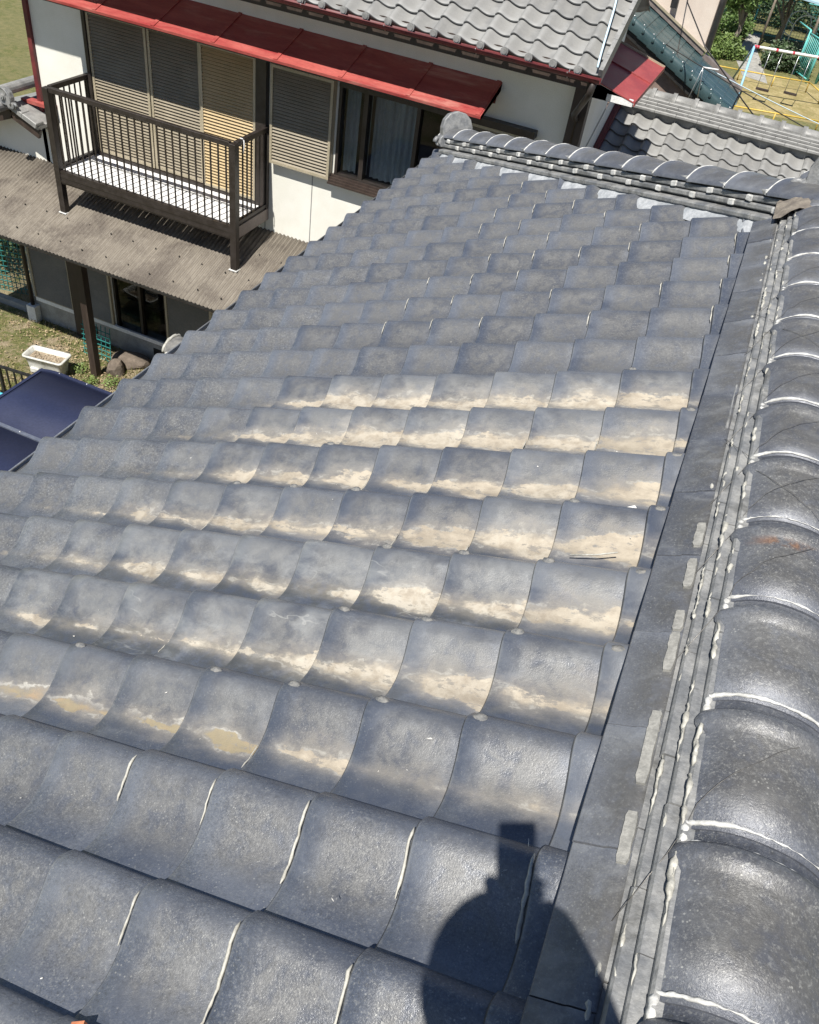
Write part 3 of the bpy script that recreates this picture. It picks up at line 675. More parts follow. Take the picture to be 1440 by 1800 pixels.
# ornament at the foot of the hip and at the end of the ridge
def ornament(name, O, ax, out, zup, sc, parent):
    """horseshoe end tile: thick arched plate, scroll feet, rolled rim"""
    mb = MB(); t = .07*sc
    outl = [(-.15,0), (-.17,.03), (-.16,.07), (-.135,.09), (-.14,.15), (-.12,.21), (-.075,.255), (0,.275), (.075,.255), (.12,.21), (.14,.15), (.135,.09), (.16,.07), (.17,.03), (.15,0), (.06,0), (.05,.03), (-.05,.03), (-.06,0)]
    P = lambda x, y, z: O+ax*x*sc+out*y+zup*z*sc
    n = len(outl)
    mb.add([P(x, 0, z) for x, z in outl]+[P(x*.97, t, .003+z*.985) for x, z in outl], [tuple(range(n)), tuple(range(2*n-1, n-1, -1))]+[(i, n+i, n+(i+1) % n, (i+1) % n) for i in range(n)])
    o = bev(mb.build(name, M['slab'], parent), .008*sc, 3)
    r_ = MB(); pts = [P(-.118*math.cos(a), t+.002, .10+.15*math.sin(a)) for a in [math.pi*(-.1+1.2*q/20) for q in range(21)]]
    r_.tube(pts, .014*sc, 8); r_.build('rolled_rim', M['slab'], o)
    for sx in (-1, 1):
        s_ = MB(); pts = [P(sx*(.16+.03*math.cos(a)*(1-a/14)), t*.6, .04+.035*math.sin(a)*(1-a/14)) for a in [q*.5 for q in range(16)]]
        s_.tube(pts, [.02*sc*(1-q/22) for q in range(16)], 8); s_.build('scroll', M['slab'], o)
    b_ = MB()
    for rr, yy in ((.05, t+.01), (.035, t+.03), (.012, t+.038)):
        b_.tube([P(0, t-.005, .14), P(0, yy, .14)], rr*sc, 14, smooth=False)
    b_.build('boss', M['slab'], o)
    return o
ornament('hip_end_ornament', HO+hd*(HL-.01)-hz*.015, -hx, hd, hz, .95, house)
ornament('ridge_end_ornament', Vector((RX, 3.10, .14)), Vector((-1,0,0)), Vector((0,1,0)), Z3, .85, house)
# round cap piece and pendant tile below the hip ornament
mb = MB(); e0 = HO+hd*(HL+.05)-hz*.01
mb.tube([e0-hd*.12, e0+hd*.09], .065, 14, smooth=False); bev(mb.build('hip_end_round_tile', M['ridge'], house), .006)

# eave gutter
gt = MB(); gx, gz = -2.365, -1.105
arc = [(.055*math.cos(a), .055*math.sin(a)) for a in [math.pi+math.pi*q/8 for q in range(9)]]
gt.sweep(arc, [-6.0, 5.75], lambda p, y: (gx+p[0]-.03, y, gz+.04+p[1])); solid(gt.build('gutter', M['steel'], house), .003)
gt = MB().tube([(gx-.088, -6, gz+.042), (gx-.088, 5.75, gz+.042)], .005, 6); gt.build('gutter_bead', M['steel'], house)
MB().box((-2.34, -6, -1.2), (-2.31, 5.6, -1.02)).build('fascia_board', M['dark_wood'], house)
# ridge end of a lower porch roof showing under the eave
lr = MB()
for k, (w_, z_) in enumerate(((.16, 0), (.13, .05), (.10, .10))):
    prof = [(-w_*math.cos(a), w_*.55*math.sin(a)) for a in [math.pi*q/10 for q in range(11)]]
    lr.sweep(prof, [0, 1.1], lambda p, y: (-3.05+y-.03*k, 2.90+p[0], -1.82+z_+p[1]))
    lr.add([(-3.05-.03*k, 2.90+p[0], -1.82+z_+p[1]) for p in prof], [tuple(range(11))])
pr_ = lr.build('porch_ridge', M['mortar'], house)
for k, (w_, z_) in enumerate(((.16, 0), (.13, .05), (.10, .10))):
    MB().tube([(-3.055-.03*k, 2.90-w_*math.cos(a), -1.82+z_+w_*.55*math.sin(a)) for a in [math.pi*q/14 for q in range(15)]], [.013*rnd.uniform(.6,1.2) for _ in range(15)], 6).build('ridge_edge', M['caulk'], pr_)
MB().add([(-3.0,2.9,-1.86),(-1.9,2.9,-1.86),(-1.9,2.2,-2.15),(-3.0,2.2,-2.15),(-1.9,3.6,-2.15),(-3.0,3.6,-2.15)], [(0,1,2,3),(1,0,5,4)]).build('porch_roof', M['slab'], house)

# ================================================================== WHITE NEIGHBOUR HOUSE
FY = 9.0
nb = thing('white_house', (-5.8, 10, G), 'white stuccoed house with pale grey tiled roof and long red window canopy', 'house')
def wall_holes(name, x0, x1, z0, z1, holes, mat, parent, y0=FY, th=.14):
    xs = sorted({x0, x1, *[h[0] for h in holes], *[h[1] for h in holes]}); zs_ = sorted({z0, z1, *[h[2] for h in holes], *[h[3] for h in holes]})
    mb = MB()
    for a, b_ in zip(xs, xs[1:]):
        for c, d in zip(zs_, zs_[1:]):
            mx, mz = (a+b_)/2, (c+d)/2
            if any(h[0] < mx < h[1] and h[2] < mz < h[3] for h in holes): continue
            mb.box((a, y0, c), (b_, y0+th, d))
    return mb.build(name, mat, parent)
WIN = (-4.93, -3.25, -2.86, -1.72); LOW = (-8.84, -7.80, -6.60, -4.9)
SE = 11.2
wall_holes('wall', -9.70, -2.0, G+.42, -.55, [WIN, LOW], M['stucco'], nb)
MB().box((-10.6, FY, G+.42), (-9.70, FY+.14, -3.6)).build('wing_wall', M['stucco'], nb)
MB().box((-10.62, FY-.02, G), (-2.0, FY+.2, G+.42)).build('foundation', M['concrete'], nb)
MB().box((-10.5, FY-.06, G+.40), (-2.2, FY-.022, G+.47)).build('base_sill', M['white_paint'], nb)
for x in (-9.6, -8.1, -6.6): MB().box((x, FY-.03, G+.14), (x+.34, FY-.021, G+.28)).build('foundation_vent', M['black'], nb)
sd = MB()
for x, flip in ((-2.0, False), (-9.7, True)):
    pg = [(x,FY,G),(x,SE,G),(x,SE,-.62),(x,10.1,.12),(x,FY,-.55)]; sd.add(pg, [(4,3,2,1,0) if flip else (0,1,2,3,4)])
sd.add([(-9.7,SE,G),(-2.0,SE,G),(-2.0,SE,-.62),(-9.7,SE,-.62)], [(3,2,1,0)])
sd.build('side_wall', M['stucco'], nb)
MB().box((-9.5, FY+.9, G+.4), (-2.2, FY+.95, -.7)).build('inner_wall', M['dark_room'], nb)
MB().box((-9.76, FY-.05, -4.0), (-9.69, FY+.02, -.75)).build('corner_trim', M['dark_red'], nb)
for x in (-5.25, -5.97): MB().box((x-.006, FY-.004, -4.0), (x+.006, FY+.001, -2.93)).build('wall_joint', M['grey_slab'], nb)
MB().box((-9.0, FY-.012, -1.5), (-2.93, FY-.002, -1.30)).build('canopy_backboard', M['dark_red'], nb)

def shutter(name, x0, x1, z0, z1, y, mat, parent, frame_mat, label=None, fw=.035, lip=True):
    """steel storm shutter: ribbed sheet inside a frame"""
    mb = MB(); z = z0+fw; prof = []
    while z < z1-fw:
        prof += [(z, .012), (z+.028, -.012), (z+.0285, -.022), (z+.038, -.022)]; z += .0415
    mb.sweep(prof, [x0+fw*.5, x1-fw*.5], lambda p, x: (x, y+.008-p[1], p[0]), smooth=False)
    o = mb.build(name, mat, parent)
    f = MB().box((x0, y-.006, z0), (x0+fw, y+.03, z1)).box((x1-fw, y-.006, z0), (x1, y+.03, z1)).box((x0+fw, y-.006, z0), (x1-fw, y+.03, z0+fw)).box((x0+fw, y-.006, z1-fw), (x1-fw, y+.03, z1))
    f.build('shutter_frame', frame_mat, o)
    if label: o['label'] = label
    return o
# balcony doors: three shutters with dark frame
shutter('shutter', -8.70, -7.76, -3.52, -1.68, FY-.055, M['shutter'], nb, M['shutter_frame'])
shutter('shutter', -7.75, -6.94, -3.52, -1.68, FY-.040, M['shutter'], nb, M['shutter_frame'])
shutter('shutter', -6.93, -6.09, -3.52, -1.68, FY-.075, M['shutter_yellow'], nb, M['shutter_frame'], 'yellowed third shutter of the balcony doors')
dfm = MB().box((-8.76, FY-.08, -3.56), (-8.71, FY-.001, -1.62)).box((-6.08, FY-.09, -3.56), (-5.93, FY-.001, -1.62)).box((-8.71, FY-.08, -3.60), (-6.08, FY-.001, -3.53)).box((-8.71, FY-.08, -1.67), (-6.08, FY-.001, -1.6))
dfm.build('door_frame', M['bronze'], nb)
# window with its shutter box
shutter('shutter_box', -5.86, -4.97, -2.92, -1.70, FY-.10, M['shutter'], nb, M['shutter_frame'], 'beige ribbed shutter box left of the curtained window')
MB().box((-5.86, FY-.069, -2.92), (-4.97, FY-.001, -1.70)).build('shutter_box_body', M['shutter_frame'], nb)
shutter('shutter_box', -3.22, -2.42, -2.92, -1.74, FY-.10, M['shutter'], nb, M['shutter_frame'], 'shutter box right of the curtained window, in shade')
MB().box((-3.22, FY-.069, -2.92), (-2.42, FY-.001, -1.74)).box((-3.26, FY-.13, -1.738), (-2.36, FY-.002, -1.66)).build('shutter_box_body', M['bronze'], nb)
wf = MB()
x0, x1, z0, z1 = WIN
for a, b_ in ((x0, x0+.04), (-4.585, -4.525), (-3.875, -3.825), (x1-.04, x1)): wf.box((a, FY-.02, z0+.03), (b_, FY+.10, z1-.02))
wf.box((x0, FY-.03, z1-.05), (x1, FY+.10, z1)).box((x0, FY-.03, z0), (x1, FY+.10, z0+.03))
win = wf.build('window_frame', M['bronze'], nb)
for a, b_ in ((x0+.04, -4.585), (-4.525, -3.875), (-3.825, x1-.04)): MB().box((a, FY+.035, z0+.03), (b_, FY+.041, z1-.05)).build('pane', M['glass'], win)
sl = MB()
for k in range(4): sl.box((x0-.04, FY-.13+.028*k, z0-.095+.026*k), (x1+.04, FY-.002, z0-.071+.026*k))
sl.build('window_sill', M['dark_wood'], nb)
def curtain(x0, x1, y, zb, zt, seed, per=.085):
    r2 = random.Random(seed); mb = MB(); n = int((x1-x0)/.012); ph = [r2.uniform(0, 6) for _ in range(4)]
    prof = [x0+(x1-x0)*q/n for q in range(n+1)]
    def fn(x, k):
        a = .022*math.sin(x/per*2*math.pi+ph[0]+.4*math.sin(9*x+ph[1])+.25*k)+.010*math.sin(x*31+ph[2])
        return (x, y+a*(1-.35*(k == 2)), zb+(zt-zb)*k/2)
    return mb.sweep(prof, [0, 1, 2], fn)
curtain(-4.88, -4.70, FY+.16, -2.83, -1.74, 1).build('curtain', M['curtain'], win)
curtain(-4.66, -4.56, FY+.19, -2.83, -1.74, 5).build('curtain', M['curtain'], win)
curtain(-4.50, -3.86, FY+.17, -2.83, -1.74, 2).build('curtain', M['curtain'], win)
# lower floor: shutters, dark glass door
for a, b_ in ((-10.52, -9.68), (-9.46, -8.86), (-7.78, -6.9)): shutter('shutter', a, b_, -6.50, -4.75, FY-.05, M['shutter'], nb, M['shutter_frame'])
lf = MB()
for a, b_ in ((-8.84, -8.80), (-8.34, -8.29), (-7.84, -7.80)): lf.box((a, FY+.0, -6.6), (b_, FY+.09, -4.9))
lf = lf.build('door_frame', M['bronze'], nb)
MB().box((-8.80, FY+.04, -6.6), (-8.34, FY+.046, -4.9)).build('pane', M['glass'], lf); MB().box((-8.29, FY+.06, -6.6), (-7.84, FY+.066, -4.9)).build('pane', M['glass'], lf)
MB().box((-9.67, FY-.09, G+.02), (-9.49, FY-.002, -4.5)).build('post', M['dark_wood'], nb)
MB().tube([(-10.58, FY-.08, G+.3), (-10.58, FY-.08, -4.4)], .035, 8).build('downpipe', M['bronze'], nb)
MB().box((-10.66, FY-.16, G), (-10.48, FY-.03, G+.3)).build('downpipe_foot', M['white_paint'], nb)

# red canopy above doors and window: sheet with standing seams and a folded front lip
CX0, CX1 = -8.96, -2.89; yb, zb_, yf, zf = FY-.002, -1.262, 8.36, -1.487
can = MB().add([(CX0,yb,zb_),(CX1,yb,zb_),(CX1,yf,zf),(CX0,yf,zf)], [(3,2,1,0)])
can.add([(CX0,yf,zf),(CX1,yf,zf),(CX1,yf+.004,zf-.03),(CX0,yf+.004,zf-.03)], [(3,2,1,0)])
can = solid(can.build('canopy', M['red_sheet'], nb), .004)
nx = 7
for k in range(nx+1):
    x = CX0+.04+(CX1-CX0-.08)*k/nx
    MB().bar((x, yb, zb_+.006), (x+.0, yf+.005, zf+.006), .05, .012).build('canopy_seam', M['red_sheet'], can)
MB().add([(CX1-.002,yb,zb_-.01),(CX1-.002,yf+.01,zf-.008),(CX1-.002,yf+.01,zf-.05),(CX1-.002,yb,zb_-.10)], [(0,1,2,3),(3,2,1,0)]).build('canopy_end', M['dark_red'], can)
MB().box((CX0, yf+.03, zf-.05), (CX1-.01, yf+.07, zf-.01)).build('canopy_batten', M['black'], can)

# tiled main roof of the neighbour, slope 0.5, descending towards the viewer
TH2 = math.atan(.5); A2 = Vector((0, math.cos(TH2), math.sin(TH2))); T2 = Vector((-1,0,0)); N2 = A2.cross(T2)
EO = Vector((-1.68, 8.20, -.725))
for c in range(19):
    for r_ in range(6):
        O = EO + T2*(c*TW) + A2*(r_*TL) + N2*rnd.uniform(-.001,.001)
        o = link('roof_tile', GTILE_EAVE if r_ == 0 else GTILE, nb, frame(O, A2, T2, N2) @ Euler((rnd.uniform(-.006,.006), rnd.uniform(-.008,.008), rnd.uniform(-.006,.006))).to_matrix().to_4x4())
        fresh(o, 0, 0, .2)
disc = MB()
disc.tube([(0,0,0),(0,-.02,0)], .042, 14, smooth=False); disc.tube([(0,-.015,0),(0,-.028,0)], .028, 12, smooth=False)
DISC = disc.mesh('eave_disc', M['grey_slab'])
for c in range(19): link('eave_disc', DISC, nb, Matrix.Translation(EO+T2*(c*TW+.235)+Vector((0,-.004,-.035))))
wavy_sheet('upper_roof_tiles', EO+A2*(6*TL), A2, T2, .72, 5.1, M['grey_tile'], nb)
wavy_sheet('left_roof_tiles', EO+T2*(19*TW), A2, T2, 2.12, 4.0, M['grey_tile'], nb)
wavy_sheet('rear_roof_tiles', Vector((-10.1, 12.0, -.75)), Vector((0,-math.cos(TH2),math.sin(TH2))), Vector((1,0,0)), 2.12, 8.4, M['grey_tile'], nb)
MB().box((-10.1, 9.98, .15), (-1.7, 10.22, .42)).build('roof_ridge', M['grey_slab'], nb)
vg = MB()   # verge tiles down the right edge
for k in range(9):
    O = EO+A2*(k*TL)+Vector((.0,0,0))
    vg.box((-.03, 0, -.13), (.015, TL-.004, .016-.017*0), frame(O+N2*0, Vector((1,0,0)), A2, N2))
vg.build('verge_tiles', M['grey_slab'], nb)['kind'] = 'stuff'
MB().bar(EO+Vector((-.10,.04,-.17)), EO+Vector((-.10,.04,-.17))+A2*2.1, .03, .16).build('bargeboard', M['black'], nb)
MB().bar(EO+Vector((-8.4,.10,-.12)), EO+Vector((-.12,.10,-.12)), .03, .20).build('eave_board', M['dark_wood'], nb)
sof = MB().add([(-10,8.3,-.84),(-1.8,8.3,-.84),(-1.8,FY+.1,-.60),(-10,FY+.1,-.60)], [(0,1,2,3)]); sof.build('soffit', M['stucco'], nb)
# oxide red gutter with brackets
ng = MB(); gy, gz = 8.165, -.835
arc = [(.05*math.cos(a), .05*math.sin(a)) for a in [math.pi+math.pi*q/8 for q in range(9)]]
ng.sweep(arc, [-10.0, -1.66], lambda p, x: (x, gy+p[0], gz+.045+p[1])); ng = solid(ng.build('gutter', M['dark_red'], nb), .003)
MB().tube([(-10, gy-.05, gz+.046), (-1.66, gy-.05, gz+.046)], .007, 6).build('gutter_bead', M['dark_red'], ng)
for x in (-5.9, -5.05, -4.05, -3.0, -2.0): MB().tube([(x, gy-.055, gz+.05), (x, gy, gz-.01), (x, gy+.05, gz+.06), (x, gy+.1, gz+.01)], .006, 5).build('gutter_bracket', M['steel'], ng)
MB().tube([(-1.72, gy, gz-.0), (-1.74, gy+.02, gz-.12), (-1.95, gy+.6, gz-.5), (-1.94, FY-.06, -1.45), (-1.94, FY-.06, -4.0)], .035, 8).build('downpipe', M['bronze'], ng)
# dark upright at the right-hand corner
MB().box((-2.03, FY-.09, -4.2), (-1.85, FY+.06, -.80)).build('corner_post', M['dark_wood'], nb)
# small maroon canopy on the gable side
mc = MB(); mA = [(-2.0,8.95,-.952),(-2.0,10.82,-.952),(-1.366,10.82,-1.112),(-1.366,8.95,-1.112)]
mc.add(mA, [(3,2,1,0)]); mc = solid(mc.build('side_canopy', M['maroon'], nb), .012); 
MB().bar((-2.0,9.88,-.945),(-1.37,9.88,-1.104), .03, .02).build('canopy_seam', M['maroon'], mc)
MB().bar((-1.365,8.94,-1.125),(-1.365,10.83,-1.125), .012, .05).build('canopy_lip', M['maroon'], mc)
MB().bar((-2.0,10.82,-.955),(-1.366,10.82,-1.115), .012, .05).build('canopy_lip', M['shutter_frame'], mc)
MB().box((-1.68, 8.955, -1.165), (-1.385, 8.985, -1.095)).build('canopy_end', M['white_paint'], mc)
MB().add([(-2.0,8.96,-.97),(-1.38,8.96,-1.125),(-1.38,8.96,-1.17),(-2.0,8.96,-1.17)], [(0,1,2,3),(3,2,1,0)]).build('canopy_end', M['grey_slab'], mc)

# lean-to roof of corrugated sheet
lt = MB(); X0, X1 = -11.7, -3.9; n = int((X1-X0)/.0079); prof = [X0+(X1-X0)*q/n for q in range(n+1)]
dz = lambda y: -3.93-.328*(FY-y)
lt.sweep(prof, [FY+.01, 8.2, 7.41], lambda x, y: (x, y, dz(y)+.011*math.sin(2*math.pi*x/.063)))
lean = solid(lt.build('lean_to_roof', M['corrugated'], nb), .006)
MB().box((X0, 7.45, dz(7.45)-.085), (X1, 7.50, dz(7.45)-.02)).build('lean_to_beam', M['dark_wood'], lean)
MB().bar((X0, 7.40, dz(7.41)-.012), (X1, 7.40, dz(7.41)-.012), .012, .03).build('lean_to_edge', M['black'], lean)
bm_ = MB().tube([(0,0,0),(0,0,.012)], .011, 6, smooth=False).tube([(0,0,.012),(0,0,.022)], .006, 6, smooth=False).mesh('roof_bolt', M['black'])
for y, off in ((7.62, 0), (8.05, .18), (8.5, .05)):
    x = X0+.2+off
    while x < X1-.3:
        link('roof_bolt', bm_, lean, Matrix.Translation((x+rnd.uniform(-.01,.01), y+rnd.uniform(-.02,.02), dz(y)+.008))); x += .378
for x in (-8.62, -5.9): MB().box((x-.06, 8.04, G), (x+.06, 8.16, dz(8.1)-.02)).build('lean_to_post', M['dark_wood'], lean)
MB().bar((-11.6, 8.1, dz(8.1)-.09), (-3.9, 8.1, dz(8.1)-.09), .08, .1).build('lean_to_beam', M['dark_wood'], lean)
# low tiled wing gable on the left end
gx, gz0, gy0 = -9.98, -3.10, 8.62
gb = MB().add([(gx-1.0,FY-.05,-3.98),(gx+.42,FY-.05,-3.98),(gx+.42,FY-.05,-3.5),(gx,FY-.05,gz0-.2),(gx-1.0,FY-.05,-3.65)], [(0,1,2,3,4)])
solid(gb.build('wing_gable_wall', M['stucco'], nb), .1)
wl = MB()
for sx, ln in ((-1, 1.9), (1, .52)):
    d = Vector((sx*.9285, 0, -.371)); nn = Vector((sx*.371, 0, .9285)); P0 = Vector((gx, gy0, gz0))
    vs = [P0, P0+d*ln, P0+d*ln+Vector((0,1.6,0)), P0+Vector((0,1.6,0))]
    wl.add([v for v in vs]+[v-nn*.06 for v in vs], [(0,1,2,3),(7,6,5,4),(0,4,5,1),(1,5,6,2),(3,2,6,7)])
wl.build('wing_roof', M['grey_slab'], nb)
for sx, ln in ((-1, 1.9), (1, .5)):
    d = Vector((sx*.9285, 0, -.371)); P0 = Vector((gx, gy0+.03, gz0))
    MB().bar(P0+Vector((0,0,-.13)), P0+d*ln+Vector((0,0,-.13)), .05, .12).build('wing_bargeboard', M['dark_wood'], nb)
    k = 0
    while k*.25 < ln-.1:
        O = P0+d*(.02+k*.25)+Vector((0,-.02,.02))
        MB().box((0, -.06, -.05), (.245, .10, .03), frame(O, d, Vector((0,1,0)), d.cross(Vector((0,1,0)))*(1 if sx > 0 else 1)*(1 if d.cross(Vector((0,1,0))).z > 0 else -1)), .008).build('verge_tile', M['grey_slab'], nb); k += 1
ornament('wing_ornament', Vector((gx, gy0-.02, gz0-.02)), Vector((1,0,0)), Vector((0,-1,0)), Z3, 1.05, nb)
mb = MB().tube([(gx-.10, gy0-.22, gz0-.03), (gx-.10, gy0+.1, gz0-.03)], .075, 16, smooth=False); bev(mb.build('wing_round_tile', M['grey_slab'], nb), .006)
mb = MB().tube([(gx, gy0-.10, gz0+.20), (gx, gy0+1.4, gz0+.20)], .075, 14, smooth=False); bev(mb.build('wing_ridge_tile', M['grey_slab'], nb), .006)
MB().box((gx-.02, FY-.12, gz0-.02), (-9.45, FY-.004, gz0+.03), Matrix.Identity(4)).build('wall_flashing', M['red_sheet'], nb)

# ---- balcony
bal = thing('balcony', (-7.36, 8.15, -4.2), 'dark bronze balcony with thin balusters and white slatted floor on the lean-to roof', 'balcony')
BX0, BX1, BY = -8.80, -5.94, 8.15; RZ = -2.50; FZ = -3.60
for x in (BX0, BX1):
    MB().box((x-.045, BY-.045, dz(BY)+.012), (x+.045, BY+.045, RZ+.0), None, .004).build('post', M['bronze'], bal)
    MB().box((x-.07, BY-.06, dz(BY)-.002), (x+.06, BY+.05, dz(BY)+.018), None, .006).build('post_foot', M['white_caulk'], bal)
    MB().box((x-.03, BY+.047, RZ-.052), (x+.03, FY-.01, RZ+.012), None, .004).build('side_rail', M['bronze'], bal)
    MB().box((x-.025, BY+.047, FZ+.03), (x+.025, FY-.01, FZ+.075)).build('bottom_rail', M['bronze'], bal)
    MB().box((x-.03, FY-.075, FZ), (x+.03, FY-.012, RZ-.053)).build('wall_post', M['bronze'], bal)
    MB().box((x-.028, BY+.047, FZ-.16), (x+.028, FY-.01, FZ-.0)).build('side_beam', M['rail_brown'], bal)
MB().box((BX0+.047, BY-.032, RZ-.052), (BX1-.047, BY+.032, RZ+.012), None, .004).build('top_rail', M['bronze'], bal)
fb = MB().box((BX0+.047, BY-.034, FZ-.16), (BX1-.047, BY+.034, FZ+.02)).box((BX0+.048, BY-.040, FZ-.07), (BX1-.048, BY-.034, FZ-.03)).box((BX0+.048, BY-.042, FZ-.14), (BX1-.048, BY-.034, FZ-.11))
fb.build('floor_beam', M['bronze'], bal)
MB().box((BX0+.047, FY-.07, FZ-.16), (BX1-.047, FY-.012, FZ-.0)).build('floor_beam', M['bronze'], bal)
MB().box((BX0+.047, FY-.066, FZ+.0), (BX1-.047, FY-.03, FZ+.06)).build('bottom_rail', M['bronze'], bal)
bs = MB().box((-.0085, -.0085, FZ+.02), (.0085, .0085, RZ-.05)).mesh('baluster', M['bronze'])
nb_ = 25
for k in range(1, nb_): link('baluster', bs, bal, Matrix.Translation((BX0+(BX1-BX0)*k/nb_, BY, 0)))
for x in (BX0, BX1):
    for k in range(1, 8): link('baluster', bs, bal, Matrix.Translation((x, BY+.85*k/8, 0)))
ns = 26
fl = MB().box((-.0528, BY+.036, FZ-.0), (.050, FY-.072, FZ+.025)).mesh('floor_board', M['deck_white'])
for k in range(ns):
    x = BX0+.03+(BX1-BX0-.06)*(k+.5)/ns; link('floor_board', fl, bal, Matrix.Translation((x, 0, rnd.uniform(-.001,.001))))
MB().box((BX0+.03, BY+.50, FZ+.0265), (BX1-.03, BY+.53, FZ+.034)).build('floor_strip', M['grey_slab'], bal)
bw = thing('knotted_string', (-5.94, 8.33, RZ), 'white string knotted round the balcony side rail', 'string')
mb = MB(); mb.tube([(-5.94+.036*math.cos(a), 8.33+.006*a/6, RZ-.02+.036*math.sin(a)) for a in [q*.5 for q in range(26)]], .006, 5); mb.tube([(-5.90,8.33,RZ), (-5.885,8.31,RZ-.07), (-5.89,8.30,RZ-.15)], .006, 5); mb.tube([(-5.91,8.34,RZ), (-5.90,8.35,RZ-.09)], .006, 5)
mb.build('cord', M['white_paint'], bw)

# ---- lower wing of the neighbour on the right
wg = thing('tiled_wing', (.2, 11, G), 'low wing with pale grey tiles and long tiled ridge beyond the hip ridge', 'house wing')
TH3 = math.atan(.4); A3 = Vector((0, math.cos(TH3), math.sin(TH3))); N3 = A3.cross(T2)
WO = Vector((.98, 9.25, -2.995))   # right-hand eave corner
ncol = 11
for c in range(ncol):
    for r_ in range(12):
        o = link('roof_tile', GTILE_EAVE if r_ == 0 else GTILE, wg, frame(WO+T2*(c*TW)+A3*(r_*TL)+N3*rnd.uniform(-.001,.001), A3, T2, N3) @ Euler((rnd.uniform(-.006,.006), rnd.uniform(-.008,.008), 0)).to_matrix().to_4x4())
        fresh(o, 0, 0, .15)
wavy_sheet('outer_roof_tiles', WO+Vector((4*TW+.003, 0, 0)), A3, T2, 2.85, 4*TW+.05, M['grey_tile'], wg)
wt = WO+A3*(12*TL)
RYc = wt.y+.19; RZc = wt.z+.015
MB().box((-1.96, RYc-.10, RZc-.2), (2.6, RYc+.10, RZc+.22)).build('ridge_core', M['grey_slab'], wg)
gs = [slab_mesh('ridge_slab', .30, hw, .035, M['grey_slab']) for hw in (.20, .165, .15, .135)]
Rz90 = Matrix.Rotation(R(90), 4, 'Z')
for nl, z in enumerate((.070, .112, .152, .190)):
    x = 2.5 - (.15 if nl % 2 else 0)
    while x > -1.9:
        link('ridge_slab', gs[nl], wg, Matrix.Translation((x-.30, RYc, RZc+z)) @ Rz90); x -= .302
gc = MB(); prof = [(-.095*math.cos(a), .085*math.sin(a)) for a in [math.pi*q/10 for q in range(11)]]
gc.sweep([(p[0], p[1]) for p in prof], [(0, 0), (.24, 0), (.24, .022), (.298, .022)], lambda p, y: (y[0], p[0]*(1+y[1]/.085), p[1]*(1+y[1]/.085)))
GCAP = gc.mesh('ridge_cap', M['grey_slab'])
x = 2.4
while x > -1.9:
    link('ridge_cap', GCAP, wg, Matrix.Translation((x, RYc, RZc+.185))); x -= .30
wavy_sheet('rear_wing_tiles', Vector((-1.95, RYc+2.9*math.cos(TH3), RZc-2.9*math.sin(TH3))), Vector((0,-math.cos(TH3),math.sin(TH3))), Vector((1,0,0)), 2.85, 4.5, M['grey_tile'], wg)
MB().box((-1.9, 9.6, G), (2.3, 14.2, -2.95)).build('wall', M['stucco'], wg)
MB().bar((-1.95, 9.2, -2.98), (-1.95, RYc, RZc+.08), .07, .10).build('wall_flashing', M['dark_red'], wg)
MB().add([(-2.02,9.1,-4),(-1.99,9.1,-4),(-1.99,12,-4),(-1.99,12,-1.5),(-1.99,9.1,-2.6)], [(0,1,2,3,4)]).build('abutment', M['stucco'], wg)

# ================================================================== CREAM HOUSE WITH GREEN TILED SKIRT ROOF
ch = thing('cream_house', (-2.4, 23, G), 'cream house with teal green glazed skirt roof beyond the small maroon canopy', 'house')
VY, WY = 17.0, 18.67            # verge plane and house wall plane
TH4 = math.atan(.4927); ua = Vector((-math.cos(TH4), 0, math.sin(TH4))); ta = Vector((0,-1,0)); na = ua.cross(ta)
if na.z < 0: na = -na
P0 = Vector((-.60, VY, -2.875))   # lower near corner
wx0, wx1 = -9.0, -1.54
mb = MB(); vs = [(x, y, z) for z in (G, 2.2) for x, y in ((wx0,WY),(wx1,WY),(-2.1,25),(wx0,25))]
mb.add(vs, [(0,1,5,4),(1,2,6,5),(2,3,7,6),(3,0,4,7),(4,5,6,7)]).build('wall', M['grey_stucco'], ch)
MB().box((-6.0, VY+.22, G), (-.85, WY-.01, -3.25)).build('lower_wall', M['brown_cladding'], ch)
lw = MB().add([(-6,VY+.20,-3.3),(-.85,VY+.20,-3.3),(-.85,VY+.20,-2.98),(-6,VY+.20,-.45)], [(0,1,2,3)]); lw.build('lower_gable', M['brown_cladding'], ch)
rowL = .247; nrow = 5; wid = (WY-VY)/nrow
prof = [(0,.012),(.03,.020),(.06,.018),(wid*.5,.006),(wid-.06,.016),(wid-.02,.020),(wid,.010)]
gt_ = MB(); gt_.sweep(prof, [(-.004,-.02),(0,.010),(.012,.014),(rowL+.03,-.004)], lambda p, r_: (r_[0], p[0], p[1]+r_[1]), smooth=False)
GT = gt_.mesh('glazed_tile', M['green_tile'])
vgp = [(-.03,-.16),(-.045,-.10),(-.045,-.02),(-.02,.035),(.03,.055),(.08,.045),(.10,.01)]
ge = MB(); ge.sweep(vgp, [(-.004,-.012),(0,.012),(.02,.016),(rowL+.02,0)], lambda p, r_: (r_[0], p[0], p[1]+r_[1]), smooth=True)
GE = ge.mesh('glazed_verge_tile', M['green_tile'])
